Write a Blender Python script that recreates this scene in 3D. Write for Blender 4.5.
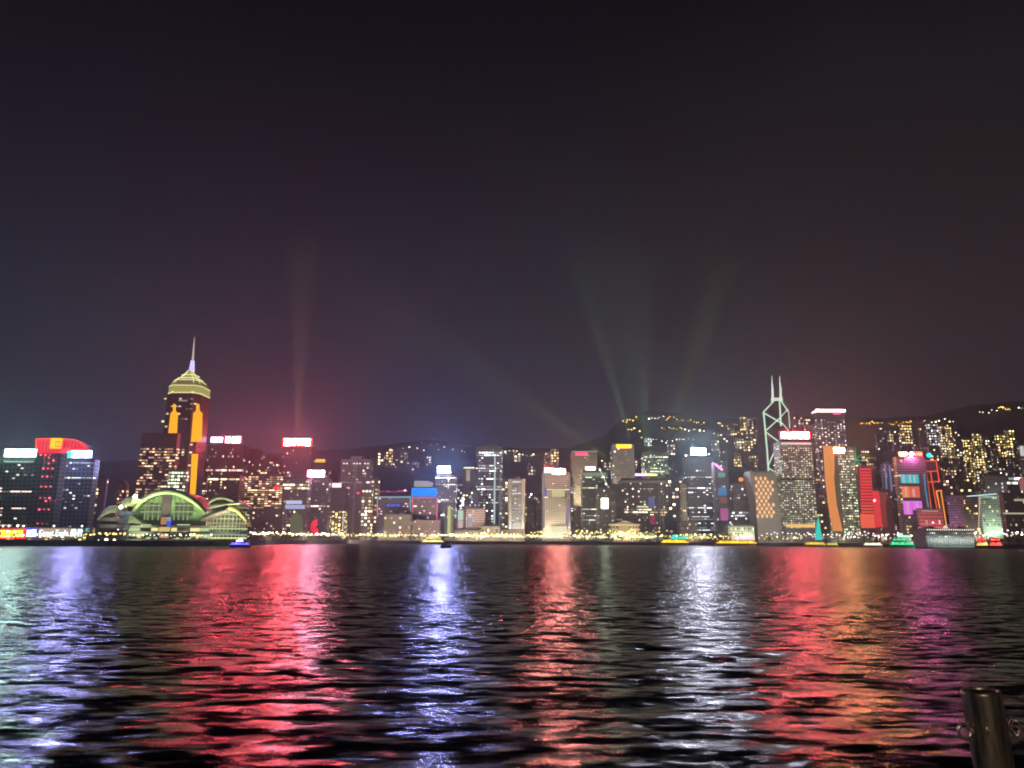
import bpy, bmesh, math, random
import numpy as np
from mathutils import Vector, Matrix, noise

random.seed(7)
S = bpy.context.scene
for _o in list(bpy.data.objects):
    bpy.data.objects.remove(_o)
COL = S.collection
R = math.radians
sin, cos, pi = math.sin, math.cos, math.pi

# ------------------------------------------------------------------ camera, world, exposure
H = 7.0                       # eye height above the harbour water
FPX = 740.0                   # focal length in pixels (26 mm on a 36 mm frame)
PITCH = math.atan(156 / FPX)
ROLL = 0.0055
cd = bpy.data.cameras.new('camera')
cam = bpy.data.objects.new('camera', cd)
COL.objects.link(cam)
cd.sensor_width = 36
cd.lens = 36 * FPX / 1024
cd.clip_start = 0.1
cd.clip_end = 20000
cam.location = (0, 0, H)
CM = Matrix.Rotation(pi / 2 + PITCH, 3, 'X') @ Matrix.Rotation(ROLL, 3, 'Z')
cam.rotation_euler = CM.to_euler()
S.camera = cam

S.view_settings.view_transform = 'Standard'
S.view_settings.look = 'None'
S.view_settings.exposure = 0.0
S.view_settings.gamma = 1.0
cy = S.cycles
cy.use_denoising = True
cy.max_bounces = 4
cy.diffuse_bounces = 1
cy.glossy_bounces = 2
cy.transmission_bounces = 1
cy.volume_bounces = 0
cy.transparent_max_bounces = 4
cy.caustics_reflective = False
cy.sample_clamp_indirect = 4
cy.use_light_tree = True
cy.filter_width = 1.9

world = bpy.data.worlds.new('World')
S.world = world
world.use_nodes = True
wn, wl = world.node_tree.nodes, world.node_tree.links
wn.clear()
wo = wn.new('ShaderNodeOutputWorld')
wb = wn.new('ShaderNodeBackground')
tc = wn.new('ShaderNodeTexCoord')
sep = wn.new('ShaderNodeSeparateXYZ')
wl.new(tc.outputs['Generated'], sep.inputs[0])
ramp = wn.new('ShaderNodeValToRGB')
els = ramp.color_ramp.elements
els[0].position = 0.0; els[0].color = (0.050, 0.050, 0.088, 1)
els[1].position = 1.0; els[1].color = (0.0012, 0.0018, 0.0030, 1)
for p, c in ((0.10, (0.043, 0.044, 0.076)), (0.20, (0.026, 0.0280, 0.048)), (0.33, (0.0125, 0.0160, 0.0300)),
             (0.46, (0.0070, 0.0068, 0.0125)), (0.60, (0.0022, 0.0028, 0.0048))):
    e = els.new(p); e.color = (*c, 1)
wl.new(sep.outputs['Z'], ramp.inputs[0])
# the right half of the sky is cloudier and browner
ramp2 = wn.new('ShaderNodeValToRGB')
els = ramp2.color_ramp.elements
els[0].position = 0.0; els[0].color = (0.032, 0.026, 0.033, 1)
els[1].position = 1.0; els[1].color = (0.0015, 0.0020, 0.0030, 1)
for p, c in ((0.12, (0.028, 0.0235, 0.029)), (0.24, (0.0215, 0.0180, 0.0205)), (0.36, (0.0145, 0.0132, 0.0145)),
             (0.46, (0.0112, 0.0110, 0.0118)), (0.60, (0.0022, 0.0028, 0.0042))):
    e = els.new(p); e.color = (*c, 1)
cn = wn.new('ShaderNodeTexNoise'); cn.inputs['Scale'].default_value = 2.3; cn.inputs['Detail'].default_value = 4
cn.inputs['Roughness'].default_value = 0.45
mp = wn.new('ShaderNodeMapping'); mp.inputs['Scale'].default_value = (1, 1, 2.4)
wl.new(tc.outputs['Generated'], mp.inputs[0]); wl.new(mp.outputs[0], cn.inputs['Vector'])
def wmath(op, a, b):
    n = wn.new('ShaderNodeMath'); n.operation = op
    for i, v in enumerate((a, b)):
        if isinstance(v, (int, float)): n.inputs[i].default_value = v
        else: wl.new(v, n.inputs[i])
    return n.outputs[0]
dz = wmath('MULTIPLY', wmath('SUBTRACT', cn.outputs['Fac'], 0.5), 0.30)
wl.new(wmath('ADD', sep.outputs['Z'], dz), ramp2.inputs[0])
mr = wn.new('ShaderNodeMapRange'); mr.interpolation_type = 'SMOOTHSTEP'
mr.inputs['From Min'].default_value = -0.22; mr.inputs['From Max'].default_value = 0.30
wl.new(wmath('ADD', sep.outputs['X'], dz), mr.inputs['Value'])
mx = wn.new('ShaderNodeMix'); mx.data_type = 'RGBA'
wl.new(mr.outputs[0], mx.inputs['Factor']); wl.new(ramp.outputs[0], mx.inputs[6]); wl.new(ramp2.outputs[0], mx.inputs[7])
wl.new(mx.outputs[2], wb.inputs['Color'])
wb.inputs['Strength'].default_value = 0.74
wl.new(wb.outputs[0], wo.inputs['Surface'])

# ------------------------------------------------------------------ pixel helpers (turn a pixel of the photo and a real distance into a place)
def ray(px, py):
    return CM @ Vector(((px - 512) / FPX, (384 - py) / FPX, -1.0))
def P(px, py, d):
    v = ray(px, py); t = d / v.y
    return Vector((v.x * t, d, H + v.z * t))
def on_z(px, py, z):
    v = ray(px, py); t = (z - H) / v.z
    return Vector((v.x * t, v.y * t, z))
G = 4.0                       # level of the reclaimed ground

# ------------------------------------------------------------------ materials
MATS = {}
def new_mat(name):
    m = bpy.data.materials.new(name); m.use_nodes = True
    return m, m.node_tree.nodes, m.node_tree.links
def pbr(name, col, rough=0.7, metal=0.0, vary=0.15, scale=0.3):
    if name in MATS: return MATS[name]
    m, n, l = new_mat(name)
    b = n['Principled BSDF']
    b.inputs['Roughness'].default_value = rough; b.inputs['Metallic'].default_value = metal
    t = n.new('ShaderNodeTexCoord'); x = n.new('ShaderNodeTexNoise'); x.inputs['Scale'].default_value = scale; x.inputs['Detail'].default_value = 5
    l.new(t.outputs['Object'], x.inputs['Vector'])
    r = n.new('ShaderNodeValToRGB'); e = r.color_ramp.elements
    e[0].position = 0.3; e[1].position = 0.7
    e[0].color = (*[c * (1 - vary) for c in col], 1); e[1].color = (*[min(1, c * (1 + vary)) for c in col], 1)
    l.new(x.outputs['Fac'], r.inputs[0]); l.new(r.outputs[0], b.inputs['Base Color'])
    MATS[name] = m; return m
def facade(name, col, glass=(0.05, 0.05, 0.055), floor=3.8, bay=3.2, fill=0.62, vfill=0.55, rough=0.6):
    """wall with a regular grid of dark glass, laid out in metres on the building itself"""
    if name in MATS: return MATS[name]
    m, n, l = new_mat(name)
    b = n['Principled BSDF']
    t = n.new('ShaderNodeTexCoord'); s = n.new('ShaderNodeSeparateXYZ'); l.new(t.outputs['Object'], s.inputs[0])
    def mt(op, a, c=None):
        k = n.new('ShaderNodeMath'); k.operation = op
        for i, v in enumerate((a, c)):
            if v is None: continue
            if isinstance(v, (int, float)): k.inputs[i].default_value = v
            else: l.new(v, k.inputs[i])
        return k.outputs[0]
    fz = mt('LESS_THAN', mt('FRACT', mt('DIVIDE', s.outputs['Z'], floor)), vfill)
    fx = mt('LESS_THAN', mt('FRACT', mt('DIVIDE', mt('ADD', s.outputs['X'], s.outputs['Y']), bay)), fill)
    g = mt('MULTIPLY', fz, fx)
    x = n.new('ShaderNodeTexNoise'); x.inputs['Scale'].default_value = 0.05; x.inputs['Detail'].default_value = 6
    l.new(t.outputs['Object'], x.inputs['Vector'])
    r = n.new('ShaderNodeValToRGB'); e = r.color_ramp.elements; e[0].position = 0.3; e[1].position = 0.7
    e[0].color = (*[c * 0.8 for c in col], 1); e[1].color = (*[min(1, c * 1.2) for c in col], 1)
    l.new(x.outputs['Fac'], r.inputs[0])
    k = n.new('ShaderNodeMix'); k.data_type = 'RGBA'; l.new(g, k.inputs['Factor']); l.new(r.outputs[0], k.inputs[6]); k.inputs[7].default_value = (*glass, 1)
    l.new(k.outputs[2], b.inputs['Base Color'])
    rr = n.new('ShaderNodeMapRange'); rr.inputs['To Min'].default_value = rough; rr.inputs['To Max'].default_value = 0.12
    l.new(g, rr.inputs['Value']); l.new(rr.outputs[0], b.inputs['Roughness'])
    MATS[name] = m; return m
def lamp(name, col, strength, vary=0.0, island=False, sample='NONE', hue=None):
    """something that gives off light. vary: brightness differs from piece to piece"""
    if name in MATS: return MATS[name]
    m, n, l = new_mat(name)
    n.remove(n['Principled BSDF'])
    e = n.new('ShaderNodeEmission'); e.inputs['Color'].default_value = (*col, 1); e.inputs['Strength'].default_value = strength
    l.new(e.outputs[0], n['Material Output'].inputs['Surface'])
    if vary or hue:
        if island: rnd = n.new('ShaderNodeNewGeometry').outputs['Random Per Island']
        else: rnd = n.new('ShaderNodeObjectInfo').outputs['Random']
        if vary:
            r = n.new('ShaderNodeMapRange'); r.inputs['To Min'].default_value = strength * (1 - vary); r.inputs['To Max'].default_value = strength * (1 + vary)
            p = n.new('ShaderNodeMath'); p.operation = 'POWER'; p.inputs[1].default_value = 2.2
            l.new(rnd, p.inputs[0]); l.new(p.outputs[0], r.inputs['Value']); l.new(r.outputs[0], e.inputs['Strength'])
        if hue:
            q = n.new('ShaderNodeMath'); q.operation = 'MULTIPLY'; q.inputs[1].default_value = 7.31
            f = n.new('ShaderNodeMath'); f.operation = 'FRACT'; l.new(rnd, q.inputs[0]); l.new(q.outputs[0], f.inputs[0])
            k = n.new('ShaderNodeMix'); k.data_type = 'RGBA'; l.new(f.outputs[0], k.inputs['Factor'])
            k.inputs[6].default_value = (*col, 1); k.inputs[7].default_value = (*hue, 1); l.new(k.outputs[2], e.inputs['Color'])
    m.cycles.emission_sampling = sample
    MATS[name] = m; return m
def sampled(name, col, strength, vary=0.0): return lamp(name, col, strength, vary, sample='FRONT')

# ------------------------------------------------------------------ object helpers
def tag(o, label, cat, group=None, kind=None):
    if label: o['label'] = label
    if cat: o['category'] = cat
    if group: o['group'] = group
    if kind: o['kind'] = kind
    return o
def root(name, label, cat, loc, group=None, rz=0.0):
    o = bpy.data.objects.new(name, None); COL.objects.link(o)
    o.empty_display_size = 1; o.location = loc; o.rotation_euler = (0, 0, rz)
    return tag(o, label, cat, group)

class MB:
    """collects faces, then links them as one mesh object"""
    def __init__(s): s.v = []; s.f = []
    def add(s, vs, fs):
        o = len(s.v); s.v += [tuple(v) for v in vs]; s.f += [tuple(i + o for i in f) for f in fs]; return s
    def box(s, x0, x1, y0, y1, z0, z1):
        return s.add([(x0, y0, z0), (x1, y0, z0), (x1, y1, z0), (x0, y1, z0), (x0, y0, z1), (x1, y0, z1), (x1, y1, z1), (x0, y1, z1)],
                     [(0, 3, 2, 1), (4, 5, 6, 7), (0, 1, 5, 4), (1, 2, 6, 5), (2, 3, 7, 6), (3, 0, 4, 7)])
    def prism(s, pts, y0, y1):
        """outline in x,z (any order), extruded from y0 to y1"""
        n = len(pts)
        a = sum(pts[i][0] * pts[(i + 1) % n][1] - pts[(i + 1) % n][0] * pts[i][1] for i in range(n))
        if a < 0: pts = pts[::-1]
        vs = [(x, y0, z) for x, z in pts] + [(x, y1, z) for x, z in pts]
        return s.add(vs, [tuple(range(n)), tuple(range(2 * n - 1, n - 1, -1))] + [(i, n + i, n + (i + 1) % n, (i + 1) % n) for i in range(n)])
    def column(s, pts, z0, z1, top=1.0, ctr=(0, 0)):
        """plan outline in x,y extruded from z0 to z1, scaled at the top"""
        n = len(pts)
        a = sum(pts[i][0] * pts[(i + 1) % n][1] - pts[(i + 1) % n][0] * pts[i][1] for i in range(n))
        if a < 0: pts = pts[::-1]
        vs = [(x, y, z0) for x, y in pts] + [(ctr[0] + (x - ctr[0]) * top, ctr[1] + (y - ctr[1]) * top, z1) for x, y in pts]
        return s.add(vs, [tuple(range(n - 1, -1, -1)), tuple(range(n, 2 * n))] + [(i, (i + 1) % n, n + (i + 1) % n, n + i) for i in range(n)])
    def bar(s, a, b, r, n=6, r2=None):
        a, b = Vector(a), Vector(b); d = (b - a).normalized(); r2 = r if r2 is None else r2
        u = d.orthogonal().normalized(); w = d.cross(u)
        vs = [a + (u * cos(2 * pi * i / n) + w * sin(2 * pi * i / n)) * r for i in range(n)] + [b + (u * cos(2 * pi * i / n) + w * sin(2 * pi * i / n)) * r2 for i in range(n)]
        return s.add(vs, [tuple(range(n - 1, -1, -1)), tuple(range(n, 2 * n))] + [(i, (i + 1) % n, n + (i + 1) % n, n + i) for i in range(n)])
    def path(s, pts, r, n=6):
        for a, b in zip(pts, pts[1:]): s.bar(a, b, r, n)
        return s
    def ball(s, c, r, nu=8, nv=5, sq=1.0):
        vs = [(c[0], c[1], c[2] - r * sq)]
        for j in range(1, nv):
            t = -pi / 2 + pi * j / nv
            vs += [(c[0] + r * cos(t) * cos(2 * pi * i / nu), c[1] + r * cos(t) * sin(2 * pi * i / nu), c[2] + r * sin(t) * sq) for i in range(nu)]
        vs.append((c[0], c[1], c[2] + r * sq)); fs = []
        for i in range(nu): fs.append((0, 1 + (i + 1) % nu, 1 + i))
        for j in range(nv - 2):
            for i in range(nu):
                a = 1 + j * nu + i; b = 1 + j * nu + (i + 1) % nu; fs.append((a, b, b + nu, a + nu))
        for i in range(nu): fs.append((1 + (nv - 2) * nu + i, 1 + (nv - 2) * nu + (i + 1) % nu, len(vs) - 1))
        return s.add(vs, fs)
    def shift(s, v): s.v = [(a + v[0], b + v[1], c + v[2]) for a, b, c in s.v]; return s
    def build(s, name, mat, parent=None, world=False, smooth=False):
        if world and parent is not None: s.shift(-parent.location)
        m = bpy.data.meshes.new(name); m.from_pydata(s.v, [], s.f); m.materials.append(mat)
        if smooth: m.polygons.foreach_set('use_smooth', [True] * len(m.polygons))
        m.update()
        o = bpy.data.objects.new(name, m); COL.objects.link(o)
        if parent is not None: o.parent = parent
        return o
def copy_tree(o, parent=None):
    c = o.copy(); COL.objects.link(c); c.parent = parent
    for ch in list(o.children): copy_tree(ch, c)
    return c
def struct(o, label=None, kind='structure'):
    o['kind'] = kind
    if label: o['label'] = label
    return o
def interp(x, pts):
    return float(np.interp(x, [p[0] for p in pts], [p[1] for p in pts]))

# ------------------------------------------------------------------ water
SHORE = [(-400, 600), (0, 610), (90, 630), (190, 670), (240, 790), (290, 1000), (360, 1150), (430, 1190), (560, 1210), (690, 1200), (780, 1130), (860, 1040), (940, 940), (1024, 880), (1400, 860)]
def shore_d(px): return interp(px, SHORE)
def water_mat():
    m, n, l = new_mat('harbour_water')
    n.remove(n['Principled BSDF'])
    # murky harbour water: the gloss colour is greyed to darken its reflections
    body = n.new('ShaderNodeBsdfDiffuse'); body.inputs['Color'].default_value = (0.004, 0.006, 0.007, 1)
    gl = n.new('ShaderNodeBsdfAnisotropic'); gl.inputs['Color'].default_value = (0.44, 0.44, 0.455, 1); gl.inputs['Roughness'].default_value = 0.19
    fr = n.new('ShaderNodeFresnel'); fr.inputs['IOR'].default_value = 1.333
    ms = n.new('ShaderNodeMixShader'); l.new(fr.outputs[0], ms.inputs[0]); l.new(body.outputs[0], ms.inputs[1]); l.new(gl.outputs[0], ms.inputs[2])
    l.new(ms.outputs[0], n['Material Output'].inputs['Surface'])
    g = n.new('ShaderNodeNewGeometry')
    at = n.new('ShaderNodeAttribute'); at.attribute_name = 'lost'
    tot = g.outputs['Normal']
    for sc, k, det, ax in ((1.1, 0.70, 2, (0.40, 1, 1)), (26.0, 0.55, 1, (0.6, 1, 1))):
        mpn = n.new('ShaderNodeMapping'); mpn.inputs['Scale'].default_value = ax
        l.new(g.outputs['Position'], mpn.inputs[0])
        t = n.new('ShaderNodeTexNoise'); t.inputs['Scale'].default_value = sc; t.inputs['Detail'].default_value = det; t.inputs['Roughness'].default_value = 0.6
        l.new(mpn.outputs[0], t.inputs['Vector'])
        s = n.new('ShaderNodeVectorMath'); s.operation = 'SUBTRACT'; s.inputs[1].default_value = (0.5, 0.5, 0.5); l.new(t.outputs['Color'], s.inputs[0])
        q = n.new('ShaderNodeVectorMath'); q.operation = 'MULTIPLY'; q.inputs[1].default_value = (k * 1.0, k, 0); l.new(s.outputs[0], q.inputs[0])
        w = n.new('ShaderNodeVectorMath'); w.operation = 'SCALE'; l.new(q.outputs[0], w.inputs[0])
        if sc < 2: l.new(at.outputs['Fac'], w.inputs['Scale'])
        else: w.inputs['Scale'].default_value = 1.0
        a = n.new('ShaderNodeVectorMath'); a.operation = 'ADD'; l.new(tot, a.inputs[0]); l.new(w.outputs[0], a.inputs[1]); tot = a.outputs[0]
    # gusts: broad patches of steeper and calmer water tilt and roughen the surface differently
    for sc, k, ax in ((0.06, 0.07, (0.5, 1, 1)), (0.30, 0.18, (0.40, 1, 1))):
        mpn = n.new('ShaderNodeMapping'); mpn.inputs['Scale'].default_value = ax; l.new(g.outputs['Position'], mpn.inputs[0])
        t = n.new('ShaderNodeTexNoise'); t.inputs['Scale'].default_value = sc; t.inputs['Detail'].default_value = 3; l.new(mpn.outputs[0], t.inputs['Vector'])
        s = n.new('ShaderNodeMath'); s.operation = 'SUBTRACT'; s.inputs[1].default_value = 0.5; l.new(t.outputs['Fac'], s.inputs[0])
        q = n.new('ShaderNodeMath'); q.operation = 'MULTIPLY'; q.inputs[1].default_value = k; l.new(s.outputs[0], q.inputs[0])
        c = n.new('ShaderNodeCombineXYZ'); l.new(q.outputs[0], c.inputs['Y'])
        a = n.new('ShaderNodeVectorMath'); a.operation = 'ADD'; l.new(tot, a.inputs[0]); l.new(c.outputs[0], a.inputs[1]); tot = a.outputs[0]
    nn = n.new('ShaderNodeVectorMath'); nn.operation = 'NORMALIZE'; l.new(tot, nn.inputs[0])
    for q in (gl, fr, body): l.new(nn.outputs[0], q.inputs['Normal'])
    return m
def make_water():
    rng = np.random.default_rng(3)
    NR, NC = 620, 760
    u = np.linspace(0, 1, NR)
    d = 3.4 * (1500 / 3.4) ** (u ** 0.80)
    a = np.linspace(-0.86, 0.86, NC)                     # tan of the azimuth
    D, A = np.meshgrid(d, a, indexing='ij')
    X = D * A; Y = D.copy()
    sp = np.maximum(D * (a[1] - a[0]) * 0.8, np.gradient(d)[:, None] * np.ones_like(D))
    Z = np.zeros_like(X); lost = np.zeros_like(X); total = 0
    for i in range(110):
        lam = 0.30 * (16 / 0.30) ** ((i + rng.random()) / 110)
        th = R(-90 + 12 + rng.normal() * 32)           # travelling mostly towards the quay
        k = 2 * pi / lam
        slope = 0.0140 * (1.35 if lam < 1.6 else 0.75 if lam < 4 else 0.34)
        amp = slope / k
        fade = np.clip((lam / (sp * 3.2) - 0.6) / 0.8, 0, 1)
        ph = k * (X * cos(th) + Y * sin(th)) + rng.random() * 2 * pi
        grp = 0.65 + 0.35 * np.sin(k * 0.13 * (X * cos(th + 1.2) + Y * sin(th + 1.2)) + rng.random() * 6)
        Z += amp * fade * grp * (np.sin(ph) + 0.22 * np.cos(2 * ph))
        lost += slope ** 2 * (1 - fade); total += slope ** 2
    # broad slicks and gusts: patches where the water is calmer
    lostn = 0.35 + 1.9 * np.sqrt(lost / total)
    me = bpy.data.meshes.new('water')
    V = np.stack([X, Y, Z], -1).reshape(-1, 3).astype(np.float32)
    idx = np.arange(NR * NC).reshape(NR, NC)
    F = np.stack([idx[:-1, :-1], idx[:-1, 1:], idx[1:, 1:], idx[1:, :-1]], -1).reshape(-1, 4).astype(np.int32)
    me.vertices.add(len(V)); me.vertices.foreach_set('co', V.ravel())
    me.loops.add(F.size); me.loops.foreach_set('vertex_index', F.ravel())
    me.polygons.add(len(F)); me.polygons.foreach_set('loop_start', np.arange(0, F.size, 4, dtype=np.int32))
    me.polygons.foreach_set('use_smooth', np.ones(len(F), dtype=bool))
    me.update(calc_edges=True)
    at = me.attributes.new('lost', 'FLOAT', 'POINT'); at.data.foreach_set('value', lostn.ravel().astype(np.float32))
    me.materials.append(water_mat())
    o = bpy.data.objects.new('water', me); COL.objects.link(o)
    struct(o, 'dark rippled harbour water streaked with coloured reflections')
    # the rest of the harbour to the sides
make_water()

# ------------------------------------------------------------------ land
m_ground = pbr('ground_concrete', (0.06, 0.06, 0.06), 0.9, vary=0.25, scale=0.05)
m_conc = pbr('concrete', (0.22, 0.21, 0.20), 0.9)
m_dark = pbr('dark_metal', (0.05, 0.05, 0.055), 0.5)
shore_pts = []
for px in range(-400, 1425, 25):
    d = shore_d(px); q = P(px, 540, d); shore_pts.append((q.x, d))
mb = MB()
vs = []
for x, y in shore_pts: vs.append((x, y, G)); vs.append((x * 3.2, 4100, G))
n = len(shore_pts)
mb.add(vs, [(2 * i, 2 * i + 2, 2 * i + 3, 2 * i + 1) for i in range(n - 1)])
struct(mb.build('ground', m_ground), 'flat reclaimed ground under the city')
mb = MB()
vs = []
for x, y in shore_pts: vs += [(x, y, -0.6), (x, y, G + 0.9), (x, y + 1.2, G + 0.9), (x, y + 1.2, G - 0.5)]
mb.add(vs, [(4 * i + j, 4 * i + 4 + j, 4 * i + 5 + j, 4 * i + 1 + j) for i in range(n - 1) for j in range(3)])
o = mb.build('sea_wall', pbr('wet_stone', (.07, .07, .065), .85)); tag(o, 'long low concrete sea wall along the far shore', 'sea wall')  # one dark base colour over the whole wall

# hills behind the city
RIDGE = [(-200, 470), (120, 462), (250, 455), (340, 450), (385, 446), (430, 440), (470, 447), (520, 449), (570, 448), (605, 436), (622, 420), (650, 412), (700, 417), (760, 420), (830, 418), (880, 420), (930, 417), (965, 408), (1024, 404), (1250, 412)]
RD = 2900.0
rx = [(P(px, py, RD).x, P(px, py, RD).z) for px, py in RIDGE]
def hill_h(x, y):
    xr = x * RD / max(y, 500)          # the spur lines run down towards the harbour
    top = interp(xr, rx)
    t = min(1, max(0, (y - 1560) / (RD - 1560)))
    s = t * t * (3 - 2 * t)
    b = noise.noise(Vector((x * 0.0022, y * 0.0022, 1.3))) * 45 + noise.noise(Vector((x * 0.009, y * 0.009, 4.1))) * 12
    h = G - 3 + (top - G) * s + b * 4 * t * (1 - t)
    if y > RD: h -= (y - RD) * 0.25
    return h
def make_hills():
    NX, NY = 240, 60
    vs = []
    for j in range(NY):
        y = 1540 + (3700 - 1540) * j / (NY - 1)
        for i in range(NX):
            x = -2800 + 5600 * i / (NX - 1); vs.append((x, y, hill_h(x, y)))
    fs = [(j * NX + i, j * NX + i + 1, (j + 1) * NX + i + 1, (j + 1) * NX + i) for j in range(NY - 1) for i in range(NX - 1)]
    mb = MB(); mb.add(vs, fs)
    struct(mb.build('hills', pbr('hill_forest', (0.045, 0.055, 0.03), 1.0, vary=0.4, scale=0.02), smooth=True), 'dark wooded hills behind the skyline')
make_hills()
def hill_hit(px, py, d0=1600, d1=3000):
    """first place where the line of sight through this pixel meets the hillside"""
    d = d0
    while d < d1:
        q = P(px, py, d)
        if q.z <= hill_h(q.x, q.y): return Vector((q.x, q.y, hill_h(q.x, q.y)))
        d += 8
    q = P(px, py, RD); return Vector((q.x, q.y, hill_h(q.x, q.y)))

# ------------------------------------------------------------------ haze over the whole harbour
def make_haze():
    mb = MB().box(-3300, 3300, -60, 4150, -2.0, 600)
    m, n, l = new_mat('haze'); n.remove(n['Principled BSDF'])
    v = n.new('ShaderNodeVolumePrincipled'); v.inputs['Color'].default_value = (0.60, 0.88, 0.96, 1)
    v.inputs['Density'].default_value = 0.00015; v.inputs['Anisotropy'].default_value = 0.55
    l.new(v.outputs[0], n['Material Output'].inputs['Volume'])
    o = mb.build('haze', m); o['kind'] = 'stuff'; o['label'] = 'thin humid night haze over the harbour'
HAZE = True
if HAZE: make_haze()

# ------------------------------------------------------------------ windows
PAL = {
    'warm': ((1.0, 0.72, 0.34), (1.0, 0.86, 0.62)), 'white': ((1.0, 0.93, 0.80), (0.85, 0.95, 1.0)),
    'green': ((0.75, 1.0, 0.62), (1.0, 0.92, 0.65)), 'amber': ((1.0, 0.55, 0.25), (1.0, 0.72, 0.45)),
    'gold': ((1.0, 0.68, 0.18), (1.0, 0.82, 0.40)), 'rose': ((1.0, 0.60, 0.50), (1.0, 0.76, 0.66)), 'red': ((1.0, 0.06, 0.10), (1.0, 0.12, 0.16)),
    'cool': ((0.62, 0.78, 1.0), (0.85, 0.93, 1.0)), 'magenta': ((0.95, 0.25, 0.8), (0.8, 0.35, 1.0)),
}
WMESH = {}
def wmat(pal, lvl, island=False):
    a, b = PAL[pal]
    return lamp('lit_window_%s_%g%s' % (pal, lvl, '_many' if island else ''), a, lvl, 0.9, island, 'NONE', b)
def window_mesh(pal, lvl):
    k = (pal, lvl)
    if k not in WMESH:
        m = bpy.data.meshes.new('window'); b = MB().box(-.5, .5, -.5, .5, -.5, .5)
        m.from_pydata(b.v, [], b.f); m.materials.append(wmat(pal, lvl)); WMESH[k] = m
    return WMESH[k]
NWIN = [0]
def put_windows(parent, rects, pal, lvl, cap=100):
    lvl = round(lvl * 1.7, 2)
    """rects: (x, y, z, w, h, side) in the building's own metres; side 0 front, 1 right, -1 left"""
    rects = sorted(rects, key=lambda r: -r[3] * r[4])
    for x, y, z, w, h, sd in rects[:cap]:
        o = bpy.data.objects.new('window', window_mesh(pal, lvl)); COL.objects.link(o); o.parent = parent
        o.location = (x, y, z); o.scale = (w, 0.5, h) if sd == 0 else (0.5, w, h)
    NWIN[0] += min(cap, len(rects))
    if len(rects) > cap:
        b = MB()
        for x, y, z, w, h, sd in rects[cap:]:
            a, c = (w / 2, 0.25) if sd == 0 else (0.25, w / 2)
            b.box(x - a, x + a, y - c, y + c, z - h / 2, z + h / 2)
        o = b.build('small_windows', wmat(pal, lvl, True), parent); o['kind'] = 'stuff'

def tower(px0, px1, ytop, d, label, name='office_tower', cat='tower', wall=(0.16, 0.15, 0.16), depth=0.8, yaw=0, win=None, base=G, ybase=None,
          glass=(0.05, 0.05, 0.055), floor=3.8, bay=3.2, cap='plant', fill=0.62, group=None, taper=None):
    """a tower whose top edge spans px0..px1 at row ytop, at distance d metres"""
    if abs((px0 + px1) / 2 - 512) > 300: depth *= 0.4
    a, b = P(px0, ytop, d), P(px1, ytop, d)
    W = b.x - a.x; top = (a.z + b.z) / 2
    rz = R(yaw); dep = None
    w = W / (abs(cos(rz)) + depth * abs(sin(rz))); dep = w * depth
    cx = (a.x + b.x) / 2
    yc = d + dep / 2
    if ybase is not None:
        base = P((px0 + px1) / 2, ybase, d).z
    r = root(name, label, cat, (cx, yc, base), group, rz)
    hh = top - base
    fm = facade('facade_%s' % '_'.join('%g' % c for c in (*wall, floor, bay, fill)), wall, glass, floor, bay, fill)
    r['_w'] = w; r['_d'] = dep; r['_h'] = hh
    if taper:
        mb = MB().prism([(-w / 2 - taper * w, 0), (w / 2 + taper * w, 0), (w / 2, hh), (-w / 2, hh)], -dep / 2, dep / 2)
    else:
        mb = MB().box(-w / 2, w / 2, -dep / 2, dep / 2, 0, hh)
    mb.build('wall', fm, r)
    rf = pbr('roof_plant', (0.10, 0.10, 0.10), 0.9)
    if cap == 'plant':
        k = MB().box(-w * .28, w * .30, -dep * .25, dep * .3, hh, hh + 3.2); k.box(-w * .1, w * .12, -dep * .1, dep * .2, hh + 3.2, hh + 5.5); k.build('roof_plant', rf, r)
        if random.random() < 0.4: MB().bar((w * .05, 0, hh + 5.5), (w * .05, 0, hh + 15), .25, 5).build('antenna', rf, r)
    elif cap == 'step':
        k = MB().box(-w * .38, w * .38, -dep * .4, dep * .4, hh, hh + 4); k.box(-w * .22, w * .22, -dep * .25, dep * .25, hh + 4, hh + 8); k.build('roof_plant', rf, r)
    elif cap == 'slab':
        MB().box(-w * .53, w * .53, -dep * .53, dep * .53, hh + .01, hh + 1.6).build('roof_slab', rf, r)
    if win: fill_windows(r, **win)
    return r
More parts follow.
